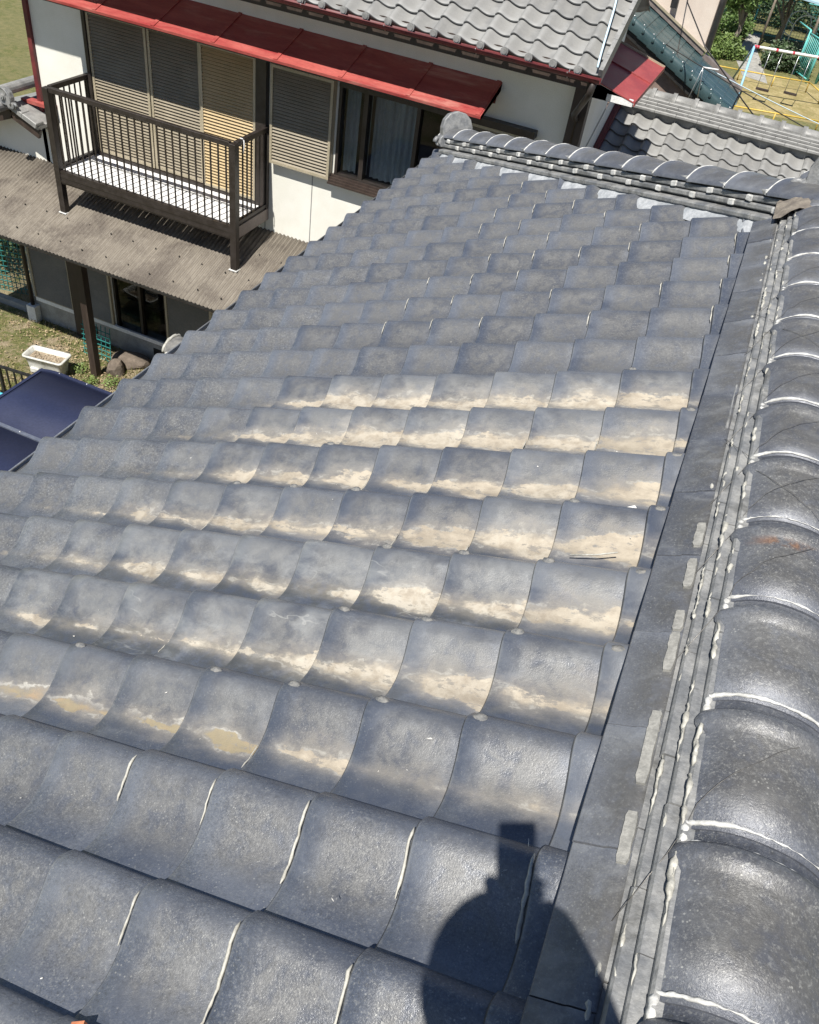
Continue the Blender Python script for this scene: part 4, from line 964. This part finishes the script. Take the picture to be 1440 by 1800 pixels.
for k in range(16):
    for r_ in range(nrow):
        m_ = frame(P0+ua*(k*rowL)+Vector((0, r_*wid, 0)), ua, Vector((0,1,0)), na)
        if r_ == 0: link('glazed_verge_tile', GE, ch, m_)
        link('glazed_tile', GT, ch, m_)
    b0 = P0+ua*(k*rowL)+na*.05
    MB().tube([b0+ua*.015-Vector((0,.045,.1)), b0+ua*.015+Vector((0,.02,.012))], .03, 6).build('verge_roll', M['green_tile'], ch)
    MB().tube([b0+ua*.05, b0+ua*.05+na*.03], .014, 6).build('roof_nail', M['steel'], ch)
E0 = P0
MB().bar(P0+Vector((0,.05,-.22)), P0+ua*4.6+Vector((0,.05,-.22)), .05, .16).build('bargeboard', M['black'], ch)
MB().bar(P0+Vector((-.02,0,-.12)), P0+Vector((-.02,WY-VY+.3,-.12)), .09, .08).build('gutter', M['black'], ch)
f0 = P0+Vector((0,WY-VY-.03,0))
MB().bar(f0+ua*1.06+na*.09, f0+ua*4.6+na*.09, .14, .10).build('wall_flashing', M['rail_brown'], ch)
MB().bar(f0+ua*1.04+na*.15-Vector((0,.08,0)), f0+ua*4.6+na*.15-Vector((0,.08,0)), .03, .04).build('flashing_lip', M['shutter_frame'], ch)
MB().bar(f0+na*.05, f0+ua*1.04+na*.05, .16, .10).build('far_verge_roll', M['rail_brown'], ch)
MB().tube([(wx1+.06, WY-.05, -2.30), (wx1+.06, WY-.05, 2.2)], .07, 8).build('corner_downpipe', M['rail_brown'], ch)
MB().box((-4.2, WY-.10, -.95), (-2.75, WY-.002, .6)).build('wall_shade_box', M['black'], ch)  # black box added to stand for the shade high on the wall
MB().bar((-2.44, WY-.12, -.4), (-2.36, WY-.12, -1.68), .13, .10).build('cable_mast', M['black'], ch)
for z, x in ((-.93, -2.22), (-1.02, -2.16), (-1.16,-2.55)): MB().box((x-.06, WY-.2, z-.06), (x+.06, WY-.04, z+.08), None, .02).build('insulator', M['steel'], ch)

def cable(name, pts, r_, mat, label, cat='cable', n=5):
    o = MB().tube(pts, r_, n).build(name, mat); return tag(o, label, cat)
def sag(a, b_, s_, n=12):
    a = Vector(a); b_ = Vector(b_); return [a.lerp(b_, q/n)-Vector((0,0,s_*4*(q/n)*(1-q/n))) for q in range(n+1)]
cable('power_cable', [(-2.2,18.5,-1.0),(-1.95,16.8,-1.28),(-1.34,16,-1.74),(-1.05,16,-1.94),(-.73,16,-2.17),(-.42,16,-2.40),(-.17,16,-2.57),(.6,16,-3.1)], .012, M['cable'], 'thick black cable hanging from the cream wall across the green tiles')
cable('thin_wire', sag((-1.9,15,-1.65), (1.9,15,-2.62), .03), .009, M['cable'], 'thin dark wire strung across the playground view')
cable('roof_cord', [EO+A2*d+N2*(.012+.02*abs(math.sin(d*9)))+Vector((x,0,0)) for d, x in ((1.6,-.26),(1.2,-.22),(.9,-.17),(.6,-.13),(.35,-.10),(.15,-.07),(.02,-.05))], .012, M['rope'], 'pale blue cord lying down the grey tiled roof edge', 'cord')
br = thing('cable_bracket', (-1.35, 16.9, -2.6), 'steel bracket with pale blue ties standing at the green eave', 'bracket')
P_ = lambda a, z: Vector((-1.32+a, 16.85, -2.52+z))
MB().tube([P_(-.1,-.45), P_(.0,.30), P_(.12,-.45)], .018, 6).build('frame', M['steel'], br); MB().tube([P_(0,.30), P_(.28,.32)], .016, 6).build('arm', M['white_paint'], br)
cable('blue_line', sag(P_(.1,.3), (2.2,18.0,-3.1), .03), .008, M['rope'], 'pale blue line running right from the bracket at the green eave', 'line')

# ================================================================== PARK BEYOND
GZ = lambda x, y, z=0: Vector((x, y, G+z))
sw = thing('swing_set', (0.6, 36.5, G), 'swing set with red and white top bar, blue legs and hanging seats', 'swing')
A = GZ(-1.0,35.5); B_ = GZ(-1.55,39.7); top = GZ(-1.10,36.9,1.78); top2 = GZ(3.6,38.4,1.78)
MB().tube([A, top], .045, 8).build('leg', M['sky_blue'], sw); MB().tube([B_, top], .036, 8).build('leg', pm('shaded_blue_paint', (.12,.2,.3), (.16,.25,.36), 8, .5, 0), sw)  # rear leg gets a darker blue with its shade mixed in
sh = top2-top; MB().tube([A+sh, top2], .06, 8).build('leg', M['sky_blue'], sw); MB().tube([B_+sh, top2], .05, 8).build('leg', M['sky_blue'], sw)
MB().tube([top, top2], .05, 8).build('top_bar', M['white_paint'], sw)
for q in (0, .02, .17, .30, .50, .63, .8, .97): MB().tube([top.lerp(top2, q), top.lerp(top2, q+.018)], .056, 8).build('red_band', M['red_paint'], sw)
for sx, sy in ((-.25, 38.05), (.80, 38.5)):
    s0 = GZ(sx, sy-1.2, .45)
    st_ = MB().box((-.25,-.09,-.03), (.25,.09,.03), Matrix.Translation(s0)).build('seat', M['dark_wood'], sw)
    for d in (-.22, .22):
        tp = top+(top2-top)*((sx+d+1.1)/4.7)
        MB().tube([s0+Vector((d,0,0)), tp], .012, 4).build('chain', M['steel'], st_)
def rail_fence(name, pts, label, hgt=.4, grp='yellow guard rails round the swings'):
    t = thing(name, pts[0], label, 'guard rail', grp)
    for a, b_ in zip(pts, pts[1:]): MB().tube([Vector(a)+Vector((0,0,hgt)), Vector(b_)+Vector((0,0,hgt))], .028, 6).build('rail', M['yellow'], t)
    for a, b_ in zip(pts, pts[1:]):
        k = max(1, round((Vector(b_)-Vector(a)).length/1.6))
        for q in range(k+1):
            p = Vector(a).lerp(Vector(b_), q/k); MB().tube([p, p+Vector((0,0,hgt))], .026, 6).build('post', M['yellow'], t)
rail_fence('guard_rail', [GZ(-3.4,39.0), GZ(-1.36,39.5), GZ(1.42,40.3), GZ(2.0,38.9)], 'yellow guard rail behind the swings, before the path')
rail_fence('guard_rail', [GZ(-1.03,33.6), GZ(2.05,34.5), GZ(5.5,35.5)], 'yellow guard rail in front of the swings, nearest the roofs')
tg = thing('teal_gate', (1.1, 42.3, G), 'teal barred gate standing open behind the yellow rail', 'gate')
ga, gbb = GZ(.75,43.2), GZ(1.35,42.0)
for p in (ga, gbb, GZ(1.75,42.4)): MB().tube([p, p+Vector((0,0,1.75))], .05, 6).build('post', M['teal'], tg)
for z in (.15, 1.65): MB().tube([ga+Vector((0,0,z)), gbb+Vector((0,0,z))], .03, 6).build('rail', M['teal'], tg)
for q in range(1, 9):
    p = ga.lerp(gbb, q/9); MB().tube([p+Vector((0,0,.15)), p+Vector((0,0,1.65))], .018, 5).build('bar', M['teal'], tg)
MB().tube([GZ(.2,44.6,1.75), ga+Vector((0,0,1.75))], .03, 6).build('rail', M['teal'], tg)
def mesh_fence(name, a, b_, h, label, grp, nw=8):
    t = thing(name, a, label, 'fence', grp); a = Vector(a); b_ = Vector(b_); k = max(1, round((b_-a).length/1.8))
    for q in range(k+1):
        p = a.lerp(b_, q/k); MB().tube([p, p+Vector((0,0,h))], .04, 6).build('post', M['teal'], t)
    MB().tube([a+Vector((0,0,h)), b_+Vector((0,0,h))], .03, 6).build('rail', M['teal'], t); MB().tube([a+Vector((0,0,.08)), b_+Vector((0,0,.08))], .02, 6).build('rail', M['teal'], t)
    mb = MB()
    for q in range(1, int(h/.13)): mb.bar(a+Vector((0,0,q*.13)), b_+Vector((0,0,q*.13)), .012)
    L = (b_-a).length; m2 = int(L/.14)
    for q in range(1, m2):
        p = a.lerp(b_, q/m2); mb.bar(p, p+Vector((0,0,h)), .012)
    o = mb.build('wire_mesh', M['teal_net'], t); o['kind'] = 'stuff'
mesh_fence('mesh_fence', GZ(-3.6,46.5), GZ(-3.1,51.5), 1.5, 'teal mesh fence beside the cream house corner', 'teal mesh fences of the park')
mesh_fence('mesh_fence', GZ(-1.9,50.0), GZ(2.8,51.2), 1.7, 'teal mesh fence behind the park trees', 'teal mesh fences of the park')
mesh_fence('mesh_fence', GZ(1.75,43.0), GZ(4.5,44.5), 2.0, 'dark teal mesh fence right of the open gate', 'teal mesh fences of the park')
ar = thing('garden_arch', (.45, 49.2, G), 'white tubular garden hoops before the mesh fence', 'hoop frame')
for dy, dx in ((0, 0), (.9, -.35)):
    pts = [GZ(.0+dx+.55*(1-math.cos(a)), 48.6+dy, 1.0+.5*math.sin(a)) for a in [math.pi*q/10 for q in range(11)]]
    MB().tube([GZ(.0+dx,48.6+dy)]+pts+[GZ(1.1+dx,48.6+dy)], .03, 6).build('hoop', M['white_paint'], ar)
for z in (.5, 1.0): MB().tube([GZ(.0,48.6,z), GZ(-.35,49.5,z)], .022, 5).build('tie', M['white_paint'], ar); MB().tube([GZ(1.1,48.6,z), GZ(.75,49.5,z)], .022, 5).build('tie', M['white_paint'], ar)
lb = thing('light_blue_shelter', (.2, 53, G), 'shelter with pale blue sheet roof at the top right of the park', 'shelter')
rb = MB().add([GZ(-1.4,47.6,2.35), GZ(1.05,46.2,2.35), GZ(2.2,49,2.5), GZ(-.6,50.6,2.5)], [(0,1,2,3)]); solid(rb.build('roof_sheet', M['backdrop_blue'], lb), .08)
for x, y in ((-1.2,47.7),(.95,46.5),(2.0,49),(-.5,50.3)): MB().tube([GZ(x,y), GZ(x,y,2.35)], .06, 6).build('post', M['bark'], lb)
pole = MB().tube([GZ(2.05,40.2), GZ(2.35,40.6,3.4)], .07, 8).build('dark_pole', M['cable']); tag(pole, 'dark slanting pole beside the yellow rail end', 'pole')
brd = thing('brown_slat_fence', (.5, 62, G), 'brown slatted fence along the far edge of the park', 'fence')
for k in range(26):
    MB().box((-.09,-.02,0), (.09,.02,2.4), Matrix.Translation(GZ(-2.6+k*.3, 61.5+.05*k))).build('slat', M['dark_wood'], brd)
MB().bar(GZ(-2.7,61.56,1.9), GZ(5.1,62.9,1.9), .06, .1).build('rail', M['dark_wood'], brd)

def crown_mesh(name, blobs, n, leaf, mat, parent, seed):
    r2 = random.Random(seed); vs = []; fs = []
    tot = sum(b_[3]**2 for b_ in blobs)
    for (bx, by, bz, br_) in blobs:
        k = int(n*br_**2/tot)
        for _ in range(k):
            d = Vector((r2.gauss(0,1), r2.gauss(0,1), r2.gauss(0,1))).normalized()*br_*(r2.random()**.35)*r2.uniform(.8,1.12)
            p = Vector((bx,by,bz))+Vector((d.x, d.y, d.z*.85)); a = Vector((r2.gauss(0,1), r2.gauss(0,1), r2.gauss(0,.6))).normalized(); b_ = a.cross(Vector((r2.gauss(0,1), r2.gauss(0,1), r2.gauss(0,1)))).normalized()
            s_ = leaf*r2.uniform(.6,1.3); i = len(vs); vs += [p-a*s_, p+b_*s_*.5, p+a*s_, p-b_*s_*.5]; fs.append((i,i+1,i+2,i+3))
    return MB().add(vs, fs).build(name, mat, parent)
def tree(name, x, y, h, blobs, n, leaf, mat, label, cat, seed, trunk=True, grp=None, tr=.12):
    t = thing(name, GZ(x, y), label, cat, grp); r2 = random.Random(seed)
    if trunk:
        pts = [GZ(x, y)]; 
        for q in range(1, 6): pts.append(GZ(x+r2.uniform(-.08,.08)*q, y+r2.uniform(-.08,.08)*q, h*.75*q/5))
        mb = MB().tube(pts, [tr*(1.15-.17*q) for q in range(6)], 8)
        for (bx, by, bz, br_) in blobs: mb.tube([pts[2], pts[3].lerp(GZ(x+bx, y+by, bz), .5), GZ(x+bx, y+by, bz)], [tr*.55, tr*.35, tr*.15], 6)
        mb.build('trunk', M['bark'], t)
    crown_mesh('crown', [(x+bx, y+by, G+bz, br_) for bx, by, bz, br_ in blobs], n, leaf, mat, t, seed); return t
tree('park_tree', -2.3, 44.6, 3.2, [(0,0,2.5,.9),(-.5,.3,2.1,.7),(.5,.2,2.8,.75),(.1,.9,3.2,.8),(-.3,-.3,3.3,.6)], 5200, .11, M['leaf'], 'leaning leafy tree beside the concrete path', 'tree', 11, grp='trees of the park')
tree('park_tree', -.48, 48.5, 3.0, [(0,0,2.7,.8),(-.8,.2,2.9,.85),(.6,0,2.5,.65),(-1.5,.5,2.7,.7),(.2,.5,3.2,.7)], 5200, .11, M['leaf'], 'broad leafy tree between the path and the white hoops', 'tree', 12, grp='trees of the park')
tree('bare_tree', 1.7, 52.5, 4.2, [(0,0,3.4,.4),(.6,.2,3.8,.35),(-.4,.1,3.9,.3)], 300, .1, M['leaf_dark'], 'nearly bare grey tree under the pale blue shelter', 'tree', 13, tr=.2)
tree('shrub', -.25, 43.2, .8, [(0,0,.45,.6),(.7,.2,.4,.55),(1.3,.1,.4,.45),(.2,1.2,.5,.6),(-.1,.6,.4,.5)], 3800, .085, M['leaf_dark'], 'dark flowering shrub right of the path behind the yellow rail', 'shrub', 14, False)
tree('shrub', -2.9, 42.6, .5, [(0,0,.25,.5),(.6,.5,.3,.5),(-.4,1.2,.3,.6),(.5,1.8,.3,.6),(1.2,.9,.2,.35)], 4200, .08, M['leaf_light'], 'bright green low shrub left of the path', 'shrub', 15, False)
tree('shrub', -2.9, 47.5, .9, [(0,0,.5,.7),(.5,1.2,.5,.7),(-.3,2.2,.6,.7)], 2600, .09, M['leaf'], 'flowering bush in front of the teal fence corner', 'shrub', 16, False)
tree('shrub', 2.1, 47.6, 1.2, [(0,0,.8,.8),(.7,.4,.9,.7),(-.3,1.0,.7,.7)], 3200, .09, M['leaf'], 'round green bush right of the white hoops', 'shrub', 17, False)
tree('shrub', 0.9, 53.5, 1.0, [(-1.8,0,.7,.9),(-.6,.3,.8,.9),(.6,0,.7,.9),(1.6,.4,.9,.9),(-3,.2,.8,.9)], 5200, .1, M['leaf_dark'], 'dark hedge row behind the mesh fence', 'hedge', 18, False)
fw = MB()
for _ in range(170):
    x, y = rnd.choice(((-2.9,47.6),(-.2,43.2),(-3.1,44.0),(2,47.7),(.7,42.9))); p = GZ(x+rnd.uniform(-.9,.9), y+rnd.uniform(-.7,1.4), rnd.uniform(.3,1.15)); s_ = rnd.uniform(.03,.07)
    fw.add([p+Vector((-s_,0,0)), p+Vector((0,-s_,s_*.6)), p+Vector((s_,0,0)), p+Vector((0,s_,s_*.3))], [(0,1,2,3)])
o = fw.build('blossoms', M['white_paint']); tag(o, 'white and pale blossoms scattered over the park shrubs', 'blossom', kind='stuff')

# ================================================================== YARD ON THE LEFT
pln = thing('planter_trough', (-9.30, 7.78, G), 'weathered white plastic trough with dry soil on the grass', 'planter')
Mp = frame(GZ(-9.30, 7.78), Vector((.985,.17,0)), Vector((-.17,.985,0)), Z3) @ Matrix.Scale(.82, 4)
def ring(hx_, hy_, r_, z, n=6):
    out = []
    for cx_, cy_, a0 in ((hx_-r_, hy_-r_, 0), (-hx_+r_, hy_-r_, 90), (-hx_+r_, -hy_+r_, 180), (hx_-r_, -hy_+r_, 270)):
        for q in range(n+1):
            a = R(a0+90*q/n); out.append(Mp @ Vector((cx_+r_*math.cos(a), cy_+r_*math.sin(a), z)))
    return out
rings = [ring(.33,.15,.04,.0), ring(.36,.17,.05,.22), ring(.40,.20,.06,.36), ring(.43,.225,.07,.365), ring(.43,.225,.07,.40), ring(.385,.185,.05,.40), ring(.36,.165,.05,.27)]
n = len(rings[0]); mb = MB(); mb.add([p for r_ in rings for p in r_], [(j*n+i, j*n+(i+1) % n, (j+1)*n+(i+1) % n, (j+1)*n+i) for j in range(len(rings)-1) for i in range(n)], True); mb.build('tub', M['planter'], pln)
MB().add(ring(.365,.17,.05,.30), [tuple(range(n))]).build('soil', M['soil'], pln)
for sx in (-.2, .18): MB().box((sx-.09,-.20,.03), (sx+.09,-.155,.14), Mp, .01).build('foot_recess', M['planter'], pln)
ss = MB()
for _ in range(90):
    p = Mp @ Vector((rnd.uniform(-.33,.33), rnd.uniform(-.14,.14), .31)); s_ = rnd.uniform(.008,.03); a = rnd.uniform(0,6.3)
    d = Vector((math.cos(a), math.sin(a), .2))*s_; q_ = Vector((-math.sin(a), math.cos(a), .1))*s_*.5
    ss.add([p-d, p+q_, p+d, p-q_, p+Vector((0,0,s_*.5))], [(0,1,4),(1,2,4),(2,3,4),(3,0,4)])
ss.build('dry_clods', M['soil'], pln)['kind'] = 'stuff'

cp = thing('carport', (-5.2, 4, G), 'carport with dark navy translucent roof below the tiled eave', 'carport')
cz = -4.72
def cpz(x): return cz-.045*max(0, (-6.7-x)/.28)**2
xs = [-6.98+.06*q for q in range(9)]+[-6.2,-4.5,-2.2]
for y0, y1 in ((5.40, 4.33), (4.29, 3.2), (3.16, 2.0)):
    mb = MB(); mb.sweep(xs, [y1, y0], lambda x, y: (x, y, cpz(x))); solid(mb.build('roof_panel', M['navy'], cp), .006)
for y in (5.42, 4.31, 3.18, 1.98):
    mb = MB(); mb.sweep(xs, [(y-.022,0),(y-.022,.018),(y+.022,.018),(y+.022,0)], lambda x, r_: (x, r_[0], cpz(x)+r_[1]), smooth=False); fr = mb.build('roof_bar', M['navy_frame'] if 2.5 < y < 5 else M['navy'], cp)
    for x in (-6.7, -6.3, -5.9, -5.5, -5.1): MB().tube([(x, y, cpz(x)+.018), (x, y, cpz(x)+.026)], .010, 8).build('screw', M['steel'], fr)
MB().bar((-6.985,1.95,cpz(-6.98)-.02), (-6.985,5.45,cpz(-6.98)-.02), .04, .07).build('edge_beam', M['navy'], cp)
for y in (5.2, 2.2): MB().box((-6.72,y-.05,G), (-6.62,y+.05,cz-.1)).build('post', M['bronze'], cp)

bf = thing('black_railing', (-8.6, 6.5, G), 'black metal railing between the carport and the yard', 'railing')
rz = -5.95
pa, pb = Vector((-9.6, 6.36, rz)), Vector((-7.4, 6.58, rz))
MB().bar(pa, pb, .035).build('rail', M['black'], bf); MB().bar(pa-Vector((0,0,.9)), pb-Vector((0,0,.9)), .03).build('rail', M['black'], bf)
for q in range(19):
    p = pa.lerp(pb, q/18); MB().bar(p-Vector((0,0,.95 if q % 6 else 1.0)), p, .02 if q % 6 else .04).build('bar', M['black'], bf)
tn = thing('teal_net_fence', (-9.2, 6.0, G), 'teal net fence behind the black railing', 'fence')
mb = MB(); pa, pb = GZ(-9.9,6.0), GZ(-7.6,6.25)
for q in range(30):
    p = pa.lerp(pb, q/29); mb.bar(p, p+Vector((0,0,.75)), .008)
for q in range(10): mb.bar(pa+Vector((0,0,.08*q)), pb+Vector((0,0,.08*q)), .008)
mb.build('net', M['teal_net'], tn); MB().tube([pa+Vector((0,0,.78)), pb+Vector((0,0,.78))], .022, 6).build('rail', pm('bright_blue_pipe', (.05,.4,.55), (.08,.5,.62), 8, .4, 0), tn)
sn = thing('teal_mesh_stand', (-9.0, 8.6, G), 'small teal mesh stand against the lean-to post', 'mesh stand')
mb = MB()
for q in range(7): mb.bar(GZ(-9.22+.09*q, 8.55, .0), GZ(-9.22+.09*q, 8.62, .62), .010)
for q in range(7): mb.bar(GZ(-9.24, 8.55+.005*q, .09*q), GZ(-8.66, 8.55+.005*q, .09*q), .012)
mb.build('mesh_panel', M['teal_net'], sn)
tnf = thing('teal_net_fence', (-11.3, 9.6, G), 'dark teal net fence at the left end of the lower wall', 'fence')
mb = MB(); pa, pb = GZ(-12.6,9.2), GZ(-10.9,9.6)
for q in range(22):
    p = pa.lerp(pb, q/21); mb.bar(p, p+Vector((0,0,1.5)), .01)
for q in range(16): mb.bar(pa+Vector((0,0,.1*q)), pb+Vector((0,0,.1*q)), .01)
mb.build('net', M['teal_net'], tnf); MB().tube([pb, pb+Vector((0,0,1.6))], .03, 6).build('post', M['teal'], tnf)
tree('hedge_bush', -12.4, 10.2, 1.4, [(0,0,.8,.8),(.7,.4,.9,.75),(-.8,.1,.9,.8),(.3,.8,1.2,.8)], 7000, .05, M['leaf_dark'], 'dark evergreen bush left of the lower shutters', 'bush', 21, False)
cur = MB().box((-13.5, 9.02, G), (-10.7, 9.14, G+.12)).build('concrete_kerb', M['concrete']); tag(cur, 'concrete kerb along the dark bush', 'kerb')
def rock(name, x, y, z, s_, label, seed):
    bm = bmesh.new(); bmesh.ops.create_icosphere(bm, subdivisions=3, radius=1); r2 = random.Random(seed)
    ax = [Vector((r2.gauss(0,1), r2.gauss(0,1), r2.gauss(0,1))).normalized() for _ in range(14)]
    for v in bm.verts:
        d = v.co.normalized(); k = min([1.0]+[(.62+.3*((i*37) % 10)/10)/max(.01, d.dot(a)) for i, a in enumerate(ax) if d.dot(a) > .3]); v.co = Vector((d.x*k*s_[0], d.y*k*s_[1], d.z*k*s_[2]))
    me = bpy.data.meshes.new(name); bm.to_mesh(me); bm.free(); me.materials.append(M['stone']); o = bpy.data.objects.new(name, me); C.objects.link(o); o.location = GZ(x, y, z); o.rotation_euler = (0, 0, r2.uniform(0,3)); tag(o, label, 'stone', 'stones under the lean-to'); return o
rock('garden_stone', -8.35, 8.72, .05, (.38,.25,.18), 'flat brown stone under the lean-to, largest of the group', 1)
rock('garden_stone', -8.42, 8.35, .05, (.22,.17,.2), 'angular brown stone in front of the flat stone', 2)
rock('garden_stone', -7.75, 8.6, .05, (.36,.22,.2), 'dark stone nearest the tiled eave', 3)
tree('grass_clump', -8.55, 7.75, .2, [(0,.1,.06,.14),(.3,.25,.07,.15),(-.35,.3,.06,.14),(.62,.1,.06,.13)], 700, .022, M['leaf_light'], 'bright green weeds round the foot of the lean-to post', 'weeds', 22, False)
gr = MB(); vs = []; fs = []
for _ in range(15000):
    x = rnd.uniform(-12.4, -6.6); y = rnd.uniform(5.8, 9.6)
    if rnd.random() < .45 and not (-9.3 < x < -8 and y > 7.4): continue
    k = math.sin(x*2.1+1.7*math.sin(y*1.9))+math.sin(y*3.3+x)
    if k < -.35: continue
    h = rnd.uniform(.02,.075)*(1+.4*k); a = rnd.uniform(0,6.3); w_ = .006; p = GZ(x,y); d = Vector((math.cos(a), math.sin(a), 0)); i = len(vs)
    vs += [p-d*w_, p+d*w_, p+Vector((rnd.uniform(-.04,.04), rnd.uniform(-.04,.04), h))]; fs.append((i,i+1,i+2))
o = gr.add(vs, fs).build('yard_grass', M['grass']); tag(o, 'short yellow green grass of the side yard', 'grass', kind='stuff')

lit = MB(); vs = []; fs = []
for _ in range(5200):
    x = rnd.gauss(-9.6, 1.5); y = rnd.gauss(7.9, .9)
    if not (-13 < x < -6.6 and 5.6 < y < 8.95): continue
    if math.sin(x*1.7+.6)+math.sin(y*2.9+x*.8) > .9 and rnd.random() < .7: continue
    p = GZ(x, y, rnd.uniform(.005, .05)); a = Vector((rnd.gauss(0,1), rnd.gauss(0,1), rnd.gauss(0,.35))).normalized(); b_ = a.cross(Vector((rnd.gauss(0,.4), rnd.gauss(0,.4), 1))).normalized(); s_ = rnd.uniform(.008, .032); i = len(vs)
    vs += [p-a*s_, p+b_*s_*.45, p+a*s_, p-b_*s_*.45]; fs.append((i, i+1, i+2, i+3))
o = lit.add(vs, fs).build('leaf_litter', pm('dead_leaves', (.20, .14, .08), (.44, .35, .22), 14, .9, 0, 0, 90)); tag(o, 'dead leaves and straw scattered over the side yard', 'leaf litter', kind='stuff')

# ================================================================== THE PHOTOGRAPHER (behind the lens, casting the shadow)
ph = MB(); Pc = CAM-RIGHT*.020+DOWN*.052-FWD*.012
ph.box((-.036,-.0735,-.004), (.036,.0735,.004), frame(Pc, RIGHT, DOWN, FWD), .002)
pho = ph.build('phone', M['phone']); tag(pho, 'dark phone held up by the photographer', 'phone')
head = Vector((-.075, -1.36, 1.40))
def skinned(name, verts, edges, radii, mat, parent=None, sub=2):
    me = bpy.data.meshes.new(name); me.from_pydata([tuple(v) for v in verts], edges, []); me.materials.append(mat)
    o = bpy.data.objects.new(name, me); C.objects.link(o)
    if parent is not None: o.parent = parent; o.matrix_parent_inverse = WORLD[parent.name].inverted()
    m = o.modifiers.new('skin', 'SKIN'); m.use_smooth_shade = True
    for i, r_ in enumerate(radii):
        sv = me.skin_vertices[0].data[i]; sv.radius = (r_, r_) if not isinstance(r_, tuple) else r_
    me.skin_vertices[0].data[0].use_root = True
    s_ = o.modifiers.new('sub', 'SUBSURF'); s_.levels = sub; s_.render_levels = sub; WORLD[o.name] = Matrix.Identity(4); return o
person = thing('person', (-.1, -1.62, -.05), 'person in dark workwear standing on the roof holding up a phone', 'person')
pel = Vector((-.10,-1.66,.66)); hx0 = head
hand_r = Pc+DOWN*.07+RIGHT*.042-FWD*.02; hand_l = Pc+DOWN*.05-RIGHT*.05-FWD*.03
v = [pel, pel+Vector((0,.03,.2)), Vector((-.085,-1.52,1.10)), Vector((-.08,-1.44,1.22)), Vector((-.078,-1.39,1.31)), head, head+Vector((0,.01,.075)),
     Vector((.10,-1.48,1.15)), Vector((.125,-1.20,1.03)), Vector((.030,-1.15,1.19)), Vector((-.042,-1.135,1.285)),
     Vector((-.26,-1.54,1.10)), Vector((-.31,-1.62,.82)), Vector((-.30,-1.55,.60)), Vector((-.30,-1.53,.52)),
     pel+Vector((.10,0,-.05)), Vector((.06,-1.52,.33)), Vector((.06,-1.62,.03)), Vector((.06,-1.50,.0)),
     pel+Vector((-.10,0,-.05)), Vector((-.24,-1.52,.28)), Vector((-.24,-1.62,-.06)), Vector((-.24,-1.50,-.09))]
ed = [(0,1),(1,2),(2,3),(3,4),(4,5),(5,6),(2,7),(7,8),(8,9),(9,10),(2,11),(11,12),(12,13),(13,14),(0,15),(15,16),(16,17),(17,18),(0,19),(19,20),(20,21),(21,22)]
rad = [.14,.13,.14,.07,.055,.098,.075,.075,.080,.056,.046,.06,.05,.034,.03,.09,.065,.05,.045,.09,.065,.05,.045]
skinned('body', v, ed, rad, M['workwear'], person)
bmh = bmesh.new(); bmesh.ops.create_uvsphere(bmh, u_segments=24, v_segments=16, radius=.125)
for vv in bmh.verts: vv.co.y *= 1.12
me = bpy.data.meshes.new('cap'); bmh.to_mesh(me); bmh.free(); me.materials.append(M['workwear']); link('cap', me, person, Matrix.Translation(head+Vector((0,0,.03))))
for side, hb in ((1, hand_r),):
    for q in range(4):
        b0 = hb+DOWN*(.012-.018*q); MB().tube([b0, b0-RIGHT*side*.012+FWD*.012, b0-RIGHT*side*.026+FWD*.010], [.008,.0075,.006], 8).build('finger', M['skin'], person)
    MB().tube([Vector((-.06,-1.14,1.29)), Vector((-.10,-1.155,1.30)), Vector((-.126,-1.16,1.318)), Vector((-.140,-1.155,1.333))], [.024,.020,.016,.012], 8).build('thumb', M['skin'], person)
print('tiles', ntile, 'objects', len(bpy.data.objects))
